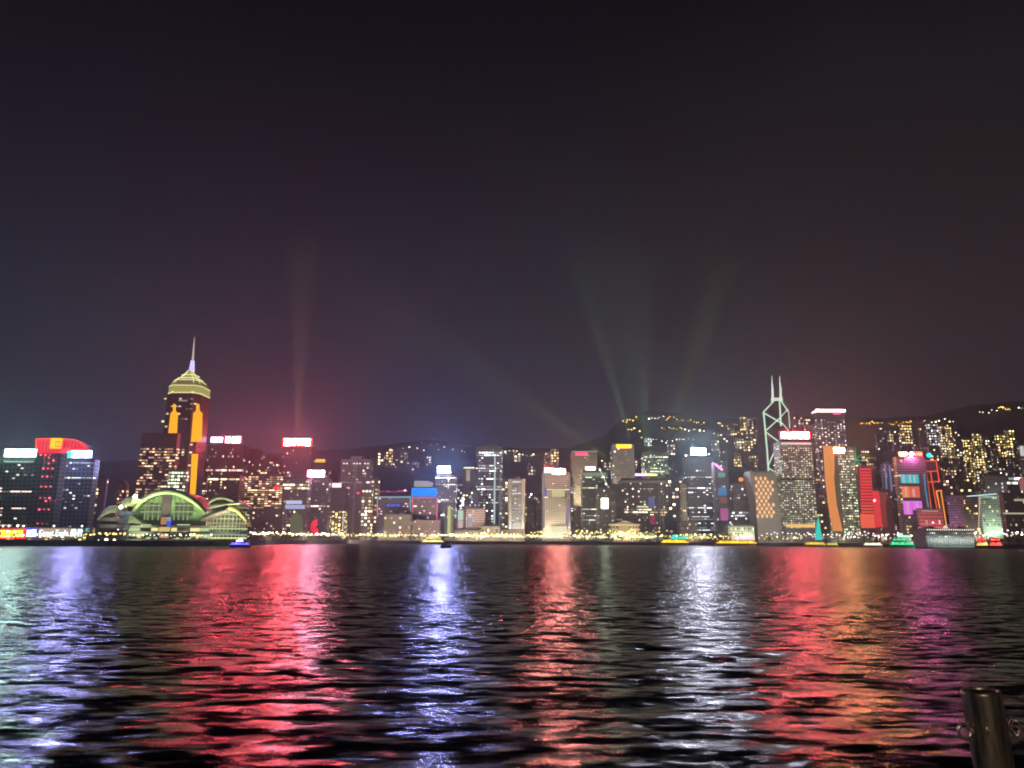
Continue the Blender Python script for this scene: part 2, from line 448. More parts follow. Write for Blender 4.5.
def fill_windows(r, pal='warm', lvl=2.0, p=0.2, rowp=0.0, z0=0.08, z1=0.97, nx=None, nf=None, ww=0.6, wh=0.5, x0=-0.5, x1=0.5, rows=None, cols=None, front=True, sides=True, cap=100):
    w, dep, hh = r['_w'], r['_d'], r['_h']
    X0, X1 = x0 * w, x1 * w
    nx = nx or max(3, int(round((X1 - X0) / 3.6)))
    nf = nf or max(3, int(hh * (z1 - z0) / 3.9))
    p = min(.85, max(.10, p * 1.35))
    fh = hh * (z1 - z0) / nf; cw = (X1 - X0) / nx
    rects = []
    rz = r.rotation_euler.z
    for j in range(nf):
        z = hh * z0 + (j + .5) * fh
        lit = random.random() < rowp or (rows is not None and j in rows)
        pp = 0.85 if lit else p
        if front:
            i = 0
            while i < nx:
                if (cols is None or i in cols) and random.random() < pp:
                    run = 1
                    while lit and i + run < nx and random.random() < .6 and run < 3: run += 1
                    rects.append((X0 + (i + run / 2) * cw, -dep / 2 - .12, z, cw * (run - 1 + ww), fh * wh, 0)); i += run
                else: i += 1
        if sides:
            c = r.location.x
            sd = -1 if (c > 0 or rz > .02) and not rz < -.02 else 1
            ny = max(2, int(dep / 5)); cy_ = dep / ny
            for i in range(ny):
                if random.random() < pp * .8:
                    rects.append((sd * (w / 2 + .12), -dep / 2 + (i + .5) * cy_, z, cy_ * ww, fh * wh, sd))
    put_windows(r, rects, pal, lvl, cap)
def wl_rect(r, px0, px1, py0, py1, y=None):
    """a rectangle given in pixels, in the building's own metres on its front face"""
    yf = r.location.y - r['_d'] / 2
    a = P(px0, (py0 + py1) / 2, yf); b = P(px1, (py0 + py1) / 2, yf)
    t = P((px0 + px1) / 2, py0, yf).z; u = P((px0 + px1) / 2, py1, yf).z
    return a.x - r.location.x, b.x - r.location.x, u - r.location.z, t - r.location.z
def glyphs(mb, x0, x1, z0, z1, y, n, th=0.16, dense=True):
    """n block characters made of strokes"""
    cw = (x1 - x0) / n; h = z1 - z0
    for i in range(n):
        a = x0 + (i + .08) * cw; b = x0 + (i + .92) * cw; t = min(cw, h) * th
        ks = random.sample(range(6), 4 if dense else 3)
        if 0 in ks: mb.box(a, b, y - .3, y, z1 - t, z1)
        if 1 in ks: mb.box(a, b, y - .3, y, z0, z0 + t)
        if 2 in ks: mb.box(a, b, y - .3, y, (z0 + z1) / 2 - t / 2, (z0 + z1) / 2 + t / 2)
        if 3 in ks: mb.box(a, a + t, y - .32, y - .01, z0 + t * .2, z1 - t * .2)
        if 4 in ks: mb.box(b - t, b, y - .34, y - .02, z0 + t * .2, z1 - t * .2)
        if 5 in ks: mb.box((a + b) / 2 - t / 2, (a + b) / 2 + t / 2, y - .36, y - .03, z0 + t * .1, z1 - t * .1)
def sign(r, px0, px1, py0, py1, col, strength, n=4, panel=None, pst=None, pcol=None, label=None, legs=True, th=.24):
    """lit roof or wall sign: a panel and bright block characters in front of it"""
    if strength >= 60: strength = round(strength * 2.3); pst = 5; th = .3
    x0, x1, z0, z1 = wl_rect(r, px0, px1, py0, py1)
    y = -r['_d'] / 2 - 1.0
    pc = pcol or tuple(c * 0.6 for c in col)
    key = 'sign_%s_%g' % ('_'.join('%g' % c for c in pc), pst or strength * .35)
    p = MB().box(x0, x1, y, y + .6, z0, z1).build('sign_panel', sampled(key, pc, pst or strength * .35), r)
    if label: p['label'] = label
    if n:
        g = MB(); glyphs(g, x0 + (x1 - x0) * .04, x1 - (x1 - x0) * .04, z0 + (z1 - z0) * .12, z1 - (z1 - z0) * .12, y - .05, n, th)
        g.build('lettering', sampled('letters_%s_%g' % ('_'.join('%g' % c for c in col), strength), col, strength), p)
    if legs and z0 > r['_h'] - .5:
        for k in range(4):
            xx = x0 + (x1 - x0) * (k + .5) / 4; MB().bar((xx, y + .9, min(r['_h'] - 3, z0)), (xx, y + .9, z1), .18, 4).build('sign_post', m_dark, p)
    return p
def text(body, size, loc, mat, parent, width=None, ext=0.15, name='lettering'):
    c = bpy.data.curves.new(name, 'FONT'); c.body = body; c.size = size; c.extrude = ext; c.align_x = 'CENTER'; c.align_y = 'CENTER'
    t = bpy.data.objects.new(name, c); COL.objects.link(t); bpy.context.view_layer.update()
    me = bpy.data.meshes.new_from_object(t.evaluated_get(bpy.context.evaluated_depsgraph_get()))
    COL.objects.unlink(t); bpy.data.objects.remove(t)
    me.materials.clear(); me.materials.append(mat); me.name = name
    o = bpy.data.objects.new(name, me); COL.objects.link(o); o.parent = parent
    o.location = loc; o.rotation_euler = (pi / 2, 0, 0)
    xs = [v.co.x for v in me.vertices]
    if width and xs: s = width / (max(xs) - min(xs)); o.scale = (s, o.scale.y, 1)
    return o
def strip(r, px0, px1, py0, py1, col, st, name='light_strip', proud=.5, samp=False):
    x0, x1, z0, z1 = wl_rect(r, px0, px1, py0, py1); y = -r['_d'] / 2
    key = 'glow_%s_%g' % ('_'.join('%g' % c for c in col), st)
    return MB().box(x0, x1, y - proud, y - .02, z0, z1).build(name, (sampled if samp else lamp)(key, col, st), r)
def line(r, pts, rad, col, st, name='light_strip', samp=False):
    """a light tube along pixel points on the front face"""
    yf = r.location.y - r['_d'] / 2 - .5
    key = 'glow_%s_%g' % ('_'.join('%g' % c for c in col), st)
    return MB().path([P(x, y, yf) for x, y in pts], rad, 5).build(name, (sampled if samp else lamp)(key, col, st), r, world=True)
def flood(r, power, col=(1, .85, .6), fx=0.5, z=2.0, dist=14, size=None, up=0.7):
    """a floodlight standing in front of the building and aimed up at it"""
    w, dep, hh = r['_w'], r['_d'], r['_h']
    L = bpy.data.lights.new('flood', 'AREA'); L.shape = 'RECTANGLE'; L.size = size or w * .8; L.size_y = 2; L.energy = power; L.color = col; L.spread = R(120)
    o = bpy.data.objects.new('flood_light', L); COL.objects.link(o); o.parent = r
    o.location = (0, -dep / 2 - dist, z)
    o.rotation_euler = Vector((0, dist, hh * up)).to_track_quat('-Z', 'Y').to_euler()

#==TOWERS==
RED = (1.0, 0.045, 0.05)
# ---- west end: twin dark glass office blocks with their sign boards
r = tower(-30, 37, 457.5, 700, 'dark glass office block under a long white roof sign with dotted rows of lights', wall=(.10, .10, .12), bay=4, win=dict(pal='rose', lvl=1.2, p=.03, rows=(2, 7, 12), nf=22, wh=.3, ww=.6), cap='none')
sign(r, 5, 37, 449, 457, (.62, 1.0, .86), 105, 6, pst=9, pcol=(.45, 1, .80))
strip(r, 4, 34, 461, 462.2, (.8, .9, .8), .35, 'cornice_lights')
r = tower(55, 95, 459, 740, 'dark glass office block with a teal square and white sign beside the red crown', wall=(.11, .11, .13), bay=4, depth=.6, win=dict(pal='white', lvl=1.1, p=.035, rowp=.05, nf=24, wh=.3), cap='none')
sign(r, 72, 92.5, 450.5, 458, (.44, .44, 1.0), 250, 5, pst=20, pcol=(.42, .42, 1))
sign(r, 65, 71.5, 451, 458, (.05, .85, .6), 2.5, 0, pst=2.2, pcol=(.04, .8, .55))
# tower with the red crown: curved crown with dotted red lights down its shaft
r = tower(37, 62, 452, 690, 'dark tower with a curved red crown, yellow square emblem and columns of red dots', wall=(.10, .09, .11), bay=4, depth=1.0, cap='none')
y_ = r.location.y - r['_d'] / 2
def FP(r, x, y, off=0): return P(x, y, r.location.y - r['_d'] / 2 - off)
cr = [(37.5, 453), (37.5, 439.5), (50, 439), (66, 439.5), (76, 440), (82, 442.5), (85.5, 446.5), (86, 450), (66, 450), (62, 453)]
w_ = MB().prism([(FP(r, x, y, 2).x, FP(r, x, y, 2).z) for x, y in cr], y_ - 2, y_ + 3)
cw_ = w_.build('crown', sampled('crown_red', (1, .035, .065), 1.0), r, world=True)
line(r, [(x, y) for x, y in cr], .55, (1, .09, .08), 1.6, 'crown_outline').location.y -= 2.2
g = MB()
for k in range(13):
    x = 40 + k * 3.6
    a, b = FP(r, x, 441, 2.3), FP(r, x, 448 if x > 60 else 452, 2.3); g.box(a.x - .12, a.x + .12, a.y - .2, a.y, b.z, a.z)
g.build('crown_rib', pbr('dark_red', (.2, .02, .02), .5), r, world=True)
em = sign(r, 52.5, 64, 438.6, 449, (1, .66, .03), 2.2, 0, pst=1.6, pcol=(1, .50, .02), legs=False)
em.location.y -= 2.5; em.name = 'emblem_panel'
e2 = MB()
for x0, x1, y0, y1 in ((55, 61.5, 441.2, 442.4), (57.6, 58.9, 442.4, 447), (55, 56.2, 443, 447), (60.4, 61.6, 443, 447), (55, 61.6, 446.2, 447.2)):
    a, b = FP(r, x0, y1, 4.4), FP(r, x1, y0, 4.4); e2.box(a.x, b.x, a.y - .2, a.y, a.z, b.z)
e2.build('emblem', lamp('emblem_orange', (1, .22, .02), 1.3), r, world=True)
rects = []
for y, x0 in ((455, 41), (457.5, 44.5), (460.5, 44.5), (463.5, 44.5), (468.5, 43.5), (476.5, 42.7), (486.5, 41.5), (498, 40.5), (501, 46), (509.5, 39.5), (523.5, 37.8)):
    for k in range(3):
        q = FP(r, x0 + k * 4.6, y); rects.append((q.x - r.location.x, -r['_d'] / 2 - .2, q.z - G, 1.5, 1.2, 0))
put_windows(r, rects, 'red', 1.6)
# podium of the west end and its advertising signs
r = tower(-30, 92, 527.5, 640, 'low podium block carrying red, blue and white lit sign boards at the west end', name='podium_building', cat='building', wall=(.15, .13, .12), depth=.12, floor=4.5, cap='none', win=dict(pal='gold', lvl=1.3, p=.25, z0=.05, z1=.5, nf=3, sides=False))
sign(r, -25, 26, 529, 538.5, (1, .60, .03), 3.2, 8, pst=2.2, pcol=(1, .02, .03), label='red sign board with yellow characters', legs=False, th=.3)
sign(r, 27, 37.5, 528.5, 537.5, (.75, .88, 1), 3.5, 2, pst=1.6, pcol=(.03, .05, 1), label='blue sign board with white characters', legs=False, th=.3)
x0, x1, z0, z1 = wl_rect(r, 39.5, 83, 529, 537.5)
text('Great Eagle 鷹君', z1 - z0, ((x0 + x1) / 2, -r['_d'] / 2 - .8, (z0 + z1) / 2), lamp('white_letters', (.72, .95, 1), 2.6), r, x1 - x0)
x0, x1, z0, z1 = wl_rect(r, 85.5, 91, 528, 532)
text('IC', (z1 - z0) * 1.2, ((x0 + x1) / 2, -r['_d'] / 2 - .8, (z0 + z1) / 2), lamp('teal_letters', (.35, .8, .75), 1.0), r)
for x in (3, 9, 17.5, 23.5, 54, 82): MB().ball(FP(r, x, 526, 1.5), .7).build('spotlight', lamp('spot_white', (1, .85, .8), 5), r, world=True)

# ---- small towers between the west end and the convention centre
tower(97, 107, 478, 1150, 'slim pale block right of the west end towers, lit down one edge', wall=(.22, .20, .18), win=dict(pal='warm', lvl=1.6, p=.25, cols=(0,), nx=3, nf=14))
tower(112, 127, 484, 1250, 'brown block left of the convention arch with a column of square windows', wall=(.22, .15, .12), win=dict(pal='amber', lvl=1.2, p=.75, x0=-.05, x1=.35, nx=3, nf=12, z1=.9, wh=.45), cap='step')
# ---- behind the convention centre
tower(142, 178, 433, 1330, 'broad dark block behind the convention arch with brick-like rows of amber windows', wall=(.15, .11, .11), depth=.5, cap='none', win=dict(pal='amber', lvl=1.1, p=.42, nx=12, nf=26, z0=.15, z1=.86, wh=.42, ww=.8))
tower(169, 187, 469, 1200, 'pale block in front of the spired tower with teal and yellow windows', wall=(.25, .24, .22), cap='none', win=dict(pal='green', lvl=1.3, p=.6, rowp=.3, nx=6, nf=18, ww=.7))

# ---- the spired tower
def spired_tower():
    d = 1384; a, b = P(171.5, 398, d), P(205, 398, d); w = b.x - a.x; cx = (a.x + b.x) / 2
    r = root('spired_skyscraper', 'tallest dark tower with gold light bars, glowing pyramid crown and needle spire', 'skyscraper', (cx, d, G))
    hz = lambda y, x=188: P(x, y, d).z - G
    hh = hz(396.5); c = .12
    fm = facade('dark_gold_facade', (.07, .055, .055), (.015, .015, .02), 3.8, 3)
    oct_ = [(-w / 2, -w * .28), (-w * .30, -w / 2), (w * .36, -w / 2), (w / 2, -w * .30), (w / 2, w * .4), (-w * .3, w * .5), (-w / 2, w * .3)]
    MB().column(oct_, 0, hh).build('wall', fm, r)
    # crown: glowing drum, banded sloping roof
    gl = lamp('crown_gold_green', (.74, .66, .18), .55, 0); gb = lamp('crown_pale', (.90, .95, .42), 1.5)
    z1, z2, z3, z4 = hz(396), hz(388), hz(382), hz(371)
    k = MB().column([(x * .96, y * .96) for x, y in oct_], z1, z2); k.build('crown_drum', gl, r)
    k = MB().column([(x * .93, y * .93) for x, y in oct_], z2 + .1, z3, .78); k.build('crown', lamp('crown_dim', (.50, .42, .14), .30), r)
    k = MB().column([(x * .72, y * .72) for x, y in oct_], z3 + .1, hz(377), .50); k.column([(x * .36, y * .36) for x, y in oct_], hz(377) + .1, z4, .35); k.build('pyramid_roof', gl, r)
    s = MB()
    for f, yy in ((.97, 395.5), (.96, 388.3), (.74, 382.3), (.60, 379.8), (.42, 376)):
        pts = [Vector((x * f, y * f, hz(yy))) for x, y in oct_]
        s.path(pts + [pts[0]], .7, 4)
    s.path([Vector((-w * .30, -w * .5, hz(396))), Vector((0, -w * .36, hz(388))), Vector((w * .36, -w * .5, hz(396)))], .8, 4)
    for x, y in oct_[:4]:
        s.path([Vector((x * .96, y * .96, z1)), Vector((x * .90, y * .90, z2)), Vector((x * .74, y * .74, z3)), Vector((x * .37, y * .37, hz(377))), Vector((x * .14, y * .14, z4))], .6, 4)
    s.build('crown_light_band', gb, r)
    # mast: white and blue lit blocks then the needle
    s = MB()
    for i, (u, v) in enumerate(((371.5, 369.2), (368.7, 366.4), (365.9, 363.6), (363.1, 360.8))):
        q = w * (.062 - .006 * i); s.box(-q + 1.5, q + 1.5, -q, q, hz(u), hz(v))
    s.build('mast_light_block', lamp('mast_blue', (.60, .55, 1), 1.5), r)
    MB().bar((1.4, 0, z4), (1.6, 0, hz(360)), 2.6, 6, 2.3).bar((1.6, 0, hz(360.8)), (1.2, 0, hz(350)), 2.3, 6, 1.6).bar((1.2, 0, hz(350)), (.6, 0, hz(337)), 1.6, 6, .5).build('spire', lamp('spire_lit', (.70, .58, .48), .9), r)
    gold = sampled('gold_bar', (1, .42, .0), 1.35)
    def bar_(pts, nm='gold_light_bar'):
        q = [(P(x, y, d - w / 2 - 1).x - r.location.x, P(x, y, d - w / 2 - 1).z - G) for x, y in pts]
        MB().prism(q, -w / 2 - 1.2, -w / 2 - .05).build(nm, gold, r)
    bar_([(191, 442), (201.5, 441), (202.3, 413), (199.5, 411), (199.2, 404), (196.4, 404), (196.2, 411), (193.3, 413)])
    bar_([(189.8, 497), (195, 497), (198, 454), (191.8, 454)])
    q = [(168.2, 434), (176.8, 434.5), (177.8, 413), (175.6, 411), (175.4, 404), (173, 404), (173, 411), (170.6, 413)]
    bar_(q)
    bar_([(172, 470), (176, 470), (177, 453), (173, 453)])
    MB().box(-w * .05, w * .2, -w / 2 - .8, -w / 2 - .03, hz(404.3), hz(403)).build('window', wmat('white', 1.6), r)
    MB().box(-w * .02, w * .08, -w / 2 - .8, -w / 2 - .03, hz(441.5), hz(439.5)).build('sign_panel', lamp('pink_sign', (1, .45, .9), 4), r)
    r['_w'] = w; r['_d'] = w; r['_h'] = hh
    fill_windows(r, pal='warm', lvl=.8, p=.03, nf=50, nx=9, sides=False)
spired_tower()

# ---- red-sign towers
r = tower(208, 244, 445, 1420, 'dark block carrying a pale and a red roof sign right of the spired tower', wall=(.14, .10, .12), depth=.5, win=dict(pal='rose', lvl=.9, p=.05, rowp=.08, nf=24), cap='none')
sign(r, 225, 241.5, 436, 443.5, (1, .075, .12), 190, 3, pst=80, pcol=(1, .03, .035), th=.22)
sign(r, 211, 223, 437, 442.5, (.95, .60, .95), 11, 5, pst=5, pcol=(.9, .5, .9))
tower(206, 240, 475, 1250, 'low dark block below the red roof sign with a few lights along its top', wall=(.12, .10, .11), depth=.5, win=dict(pal='warm', lvl=1.6, p=.01, rows=(19,), nf=21, z1=1.0), cap='none')
tower(198, 207, 478, 1220, 'thin dark block at the foot of the spired tower', wall=(.12, .10, .10), win=dict(pal='warm', lvl=2.2, p=.2, nx=2), cap='none')
tower(240, 262, 452, 1500, 'dark hillside-coloured tower with scattered lamps left of the big red sign', wall=(.13, .10, .11), win=dict(pal='warm', lvl=1.6, p=.13, nf=26), cap='step')
tower(261, 282, 459, 1470, 'second dark tower with scattered lamps next to the big red sign', wall=(.13, .10, .11), win=dict(pal='warm', lvl=1.6, p=.16, nf=24, z0=.2))
r = tower(238, 284, 474, 1300, 'wide block of densely packed amber windows below the red signs', wall=(.20, .13, .13), depth=.4, cap='none', win=dict(pal='amber', lvl=1.25, p=.55, rowp=.15, nx=13, nf=20, wh=.42, ww=.75, z0=.30))
MB().ball(FP(r, 276, 488, 3), 4.5, 10, 7).build('beacon', sampled('red_ball', (1, .03, .08), 1.3), r, world=True)
MB().ball(FP(r, 283, 488, 3), 1.5).build('lamp', lamp('spot_white', (1, .85, .8), 5), r, world=True)
tower(246, 283, 508, 1190, 'low dark block with a small blue sign behind the shore lamps', name='office_block', cat='building', wall=(.12, .11, .11), depth=.4, win=dict(pal='warm', lvl=1.0, p=.1), cap='none')
r = tower(283, 312, 446, 1400, 'dark tower under the widest red roof sign', wall=(.20, .11, .13), depth=.6, win=dict(pal='rose', lvl=.9, p=.03, nf=26), cap='none')
sign(r, 283, 312, 438, 446.5, (1, .09, .11), 260, 4, pst=115, pcol=(1, .03, .022), th=.25)
r = tower(283, 308, 478, 1270, 'glass block with a pale blue lit floor and a green rounded panel', wall=(.17, .15, .17), depth=.6, win=dict(pal='warm', lvl=1.3, p=.12, rows=(14, 15), nf=17, z0=.05), cap='slab')
strip(r, 286, 302, 500.5, 504, (.62, .68, 1), .9, 'lit_floor'); strip(r, 285, 305, 505, 509, (.55, .62, 1), .75, 'lit_floor')
g = MB(); pts = [(FP(r, x, y).x, FP(r, x, y).z) for x, y in ((290, 536), (303, 536), (303, 520), (301, 515), (296.5, 512), (292, 515), (290, 520))]
g.prism(pts, r.location.y - r['_d'] / 2 - 1, r.location.y - r['_d'] / 2 - .05).build('atrium_glass', lamp('atrium', (.5, .55, .28), .22), r, world=True)
r = tower(309, 328, 463, 1480, 'tower with a flat yellow roof sign', wall=(.16, .11, .13), win=dict(pal='warm', lvl=1.2, p=.04), cap='none')
sign(r, 311, 325.5, 459, 462.4, (1, .55, .03), 1.6, 6, pst=.9, pcol=(.9, .42, .02))
r = tower(304, 329, 478, 1300, 'blue-dark tower with a white-pink roof sign and a red fan of light', wall=(.12, .11, .16), depth=.6, win=dict(pal='rose', lvl=1.2, p=.06, rowp=.05, nf=20), cap='none')
sign(r, 307.3, 325, 470, 477.5, (1, .50, .75), 90, 4, pst=30, pcol=(1, .30, .6))
g = MB(); c0 = (321, 533)
for k in range(9):
    t = R(100 + k * 22 - 10); t2 = t + R(18)
    pts = [(314 + 0, 533)]
    pts = [(317.5 + 1.5 * cos(t), 527 - 1.5 * sin(t)), (317.5 + 7 * cos(t), 527 - 8 * sin(t)), (317.5 + 7 * cos(t2), 527 - 8 * sin(t2)), (317.5 + 1.5 * cos(t2), 527 - 1.5 * sin(t2))]
    g.prism([(FP(r, x, y).x, FP(r, x, y).z) for x, y in pts], r.location.y - r['_d'] / 2 - 1, r.location.y - r['_d'] / 2 - .05)
g.build('fan_light', sampled('fan_red', (1, .03, .07), 1.1), r, world=True)
r = tower(330, 346, 487.5, 1330, 'narrow block with a small white sign and yellow dotted lower floors', wall=(.14, .10, .12), win=dict(pal='gold', lvl=2.0, p=.5, nx=5, nf=18, z1=.55), cap='none')
sign(r, 332, 341.5, 483, 487.5, (1, .62, .6), 2.6, 3, pst=1.4, pcol=(1, .55, .5))
strip(r, 342.6, 343.6, 513, 530, (.8, .8, .95), .9, 'vertical_light')
r = tower(341, 371, 461, 1360, 'twin-shafted grey tower with a lit stepped crown', wall=(.26, .21, .24), depth=.6, win=dict(pal='rose', lvl=1.0, p=.05, rowp=.04, nf=24), cap='none')
w, dep, hh = r['_w'], r['_d'], r['_h']
MB().box(-w * .5, -w * .12, -dep * .5 - 1, dep * .4, hh, hh + 3).box(w * .12, w * .5, -dep * .5 - 1, dep * .4, hh, hh + 3).box(-w * .2, w * .2, -dep * .4, dep * .3, hh + .1, hh + 9).build('roof_plant', pbr('pale_roof', (.3, .27, .27), .8), r)
for x in (344, 347, 354, 357, 360, 365, 368): MB().ball(FP(r, x, 463.5, 2), 1.3).build('crown_lamp', lamp('crown_white', (1, .85, .75), 1.8), r, world=True)
MB().box(-w * .03, w * .03, -dep * .5 - 1.2, -dep * .5 - .02, 5, hh).build('pier', pbr('pale_roof', (.3, .27, .27), .8), r)
MB().ball(FP(r, 358, 493, 3), 2.4).build('emblem', lamp('emblem_red', (1, .05, .12), 1.6), r, world=True)
tower(371, 379, 478, 1340, 'thin block lit from top to bottom by warm windows beside the twin-shafted tower', wall=(.16, .13, .12), win=dict(pal='warm', lvl=2.2, p=.5, nx=2, nf=14), cap='plant')
tower(362, 372, 488, 1290, 'narrow block with diagonal rows of warm lights', wall=(.15, .12, .12), win=dict(pal='warm', lvl=2.0, p=.4, nx=3, nf=14), cap='step')

# ---- neon outlined pair
TEAL = (.22, .62, .62); PINK = (1, .12, .30)
r = tower(377, 411, 496, 1330, 'wide block outlined in teal and pink neon', wall=(.17, .14, .18), depth=.4, win=dict(pal='rose', lvl=.7, p=.04, rowp=.1, nf=10, z0=.4), cap='none')
line(r, [(377.5, 517), (377.5, 507)], .7, PINK, 1.3, 'neon_tube'); line(r, [(377.5, 507), (377.5, 497), (411, 497)], .7, TEAL, 1.0, 'neon_tube'); line(r, [(410.2, 497), (410.2, 511)], .7, TEAL, 1.0, 'neon_tube')
sign(r, 386, 401, 503.5, 507, (.12, .2, 1), .9, 6, pst=.12, pcol=(.06, .1, .6))
for k in range(11):
    q = FP(r, 380 + k * 2.7, 491 + random.random(), 0); MB().ball(q, random.uniform(.7, 1.6)).build('roof_lamp', lamp('roof_pink', (1, .08, .25), 1.4), r, world=True)
MB().ball(FP(r, 405, 490.5, 1), 2.2, sq=.5).build('beacon', lamp('pinkwhite', (1, .35, .6), 5), r, world=True)
r = tower(411.5, 437.5, 497, 1310, 'block outlined in pink neon under a solid blue roof sign', wall=(.18, .13, .15), depth=.5, win=dict(pal='rose', lvl=1.1, p=.05, rows=(8,), nf=12, z0=.35), cap='none')
line(r, [(412.5, 512), (412.5, 497.7), (437, 497.7), (436.6, 521)], .65, PINK, 1.2, 'neon_tube')
sign(r, 411.5, 437, 488, 496.3, (.0, .22, 1), 2.0, 0, pst=1.25, pcol=(.0, .24, 1))
g = MB(); q0, q1 = FP(r, 414, 486.5), FP(r, 429, 480.8); g.box(q0.x, q1.x, q0.y, q0.y + 10, q0.z, q1.z); q0, q1 = FP(r, 429.5, 486.5), FP(r, 432.5, 482); g.box(q0.x, q1.x, q0.y, q0.y + 8, q0.z, q1.z)
g.build('roof_hall', lamp('roof_hall_lit', (.72, .70, .62), .48), r, world=True)
tower(384, 411, 515, 1270, 'low beige block with square dim windows in front of the teal neon outline', name='office_block', cat='building', wall=(.17, .15, .13), depth=.4, win=dict(pal='warm', lvl=.8, p=.35, nx=9, nf=4, z0=.25, wh=.4), cap='slab')
tower(412, 440, 520, 1280, 'low dark block below the pink neon outline', name='office_block', cat='building', wall=(.20, .15, .14), depth=.4, win=dict(pal='warm', lvl=.8, p=.15), cap='none')

# ---- blue-white sign tower and neighbours
r = tower(435, 456, 475, 1330, 'tower under a glaring blue-white roof sign', wall=(.16, .15, .18), depth=.7, win=dict(pal='white', lvl=1.7, p=.14, rowp=.15, nf=24, z0=.35), cap='slab')
sign(r, 437.2, 450.6, 466, 473.5, (.40, .42, 1.0), 400, 3, pst=240, pcol=(.30, .32, 1.0), th=.2)
strip(r, 436, 452, 474.3, 475.6, (1, .9, .7), 1.1, 'cornice_lights')
strip(r, 447.5, 450.5, 506, 537, (.85, .85, .35), .75, 'lit_shaft', 1.2); strip(r, 450.9, 452.6, 510, 537, (.7, .65, .3), .45, 'lit_shaft', 1.2); strip(r, 444.5, 447, 508, 537, (.6, .5, .3), .2, 'lit_shaft', 1.2)
r = tower(463, 475, 466.5, 1400, 'slender tower with a warm lit crown next to the tall grey tower', wall=(.20, .19, .18), win=dict(pal='warm', lvl=1.4, p=.2, nx=4, nf=24, z1=.7), cap='none')
strip(r, 463.5, 474.5, 467, 468.6, (1, .9, .65), 1.2, 'crown_lights'); strip(r, 466, 470, 470, 481, (.75, .62, .4), .45, 'crown_lights')
r = tower(476, 502, 446, 1440, 'tall grey tower with a vertical white light line and dotted floors', wall=(.24, .23, .27), depth=.7, floor=4.2, win=dict(pal='white', lvl=1.8, p=.10, rowp=.28, nf=32, nx=10, wh=.34), cap='none')
w, dep, hh = r['_w'], r['_d'], r['_h']
MB().box(-w * .24, w * .34, -dep * .3, dep * .3, hh, hh + 4.5).build('roof_plant', pbr('pale_roof', (.3, .27, .27), .8), r)
strip(r, 493.8, 495.3, 457, 524, (.72, .9, .8), .75, 'vertical_light')
strip(r, 499.5, 500.3, 470, 530, (.4, .7, .75), .35, 'vertical_light')
tower(502, 508, 480, 1380, 'dark sliver of a block just right of the tall grey tower', wall=(.14, .12, .12), win=dict(pal='warm', lvl=2, p=.3, nx=2))
tower(455, 465, 482, 1450, 'dark block with white dotted windows right of the blue-white sign', wall=(.13, .12, .14), win=dict(pal='white', lvl=1.9, p=.25, nx=4, nf=20))
r = tower(457, 465, 509, 1290, 'thin block fronted by a pale green and pink light column', name='office_block', cat='building', wall=(.2, .18, .18), cap='none')
strip(r, 458.3, 463, 510.5, 520, (.62, .95, .75), .8, 'light_column'); strip(r, 458.3, 462.6, 520.5, 528, (.95, .70, .66), .7, 'light_column'); strip(r, 461.6, 464, 497, 506, (.95, 1, .9), 1.5, 'light_column')
r = tower(466, 485, 509, 1280, 'brownish block with a small white emblem near the shore', name='office_block', cat='building', wall=(.32, .25, .24), depth=.5, win=dict(pal='warm', lvl=.7, p=.06, sides=False), cap='slab')
strip(r, 468.5, 471.5, 514, 516, (.8, .85, 1), 1.0, 'emblem'); strip(r, 468, 471.8, 518, 526, (.7, .78, 1), .5, 'emblem')
flood(r, 4000, (1, .7, .6))
for k, (a, b, yt, dd, lb) in enumerate(((481, 500, 527, 1265, 'low rounded white hall behind the shore lamps'), (455, 482, 531, 1262, 'long low shed behind the shore lamps left of the white hall'), (501, 524, 530, 1290, 'low hall with orange lit stalls on its front'))):
    r = tower(a, b, yt, dd, lb, name='low_hall', cat='hall', wall=(.20, .18, .14), depth=.5, win=dict(pal='gold', lvl=1.0, p=.25, nf=2, sides=False), cap='slab')
    flood(r, 3500, (1, .85, .5))
r = tower(509, 524, 479, 1370, 'slim pale tower with rounded corners and a domed top', wall=(.40, .39, .36), depth=1, floor=3.6, fill=.5, cap='none')
w, dep, hh = r['_w'], r['_d'], r['_h']
MB().column([(w * .3 * cos(t * pi / 6), w * .3 * sin(t * pi / 6)) for t in range(12)], hh, hh + 6, .7).build('roof_dome', pbr('pale_roof', (.3, .27, .27), .8), r)
pm = pbr('pale_pier', (.5, .48, .42), .7)
MB().bar((-w * .46, -dep * .46, 0), (-w * .46, -dep * .46, hh), w * .12, 10).build('corner_pier', pm, r)
MB().bar((w * .46, -dep * .46, 0), (w * .46, -dep * .46, hh), w * .12, 10).build('corner_pier', pm, r)
for y, s in ((481.5, 1.1), (493, .9), (508, .6), (521, .5)): strip(r, 512, 521, y, y + 1, (.9, 1, .9), s, 'lit_floor', .3)
fill_windows(r, pal='white', lvl=.5, p=.25, x0=-.3, x1=.3, nx=4, nf=26, sides=False)
flood(r, 30000, (1, .95, .8), z=1)

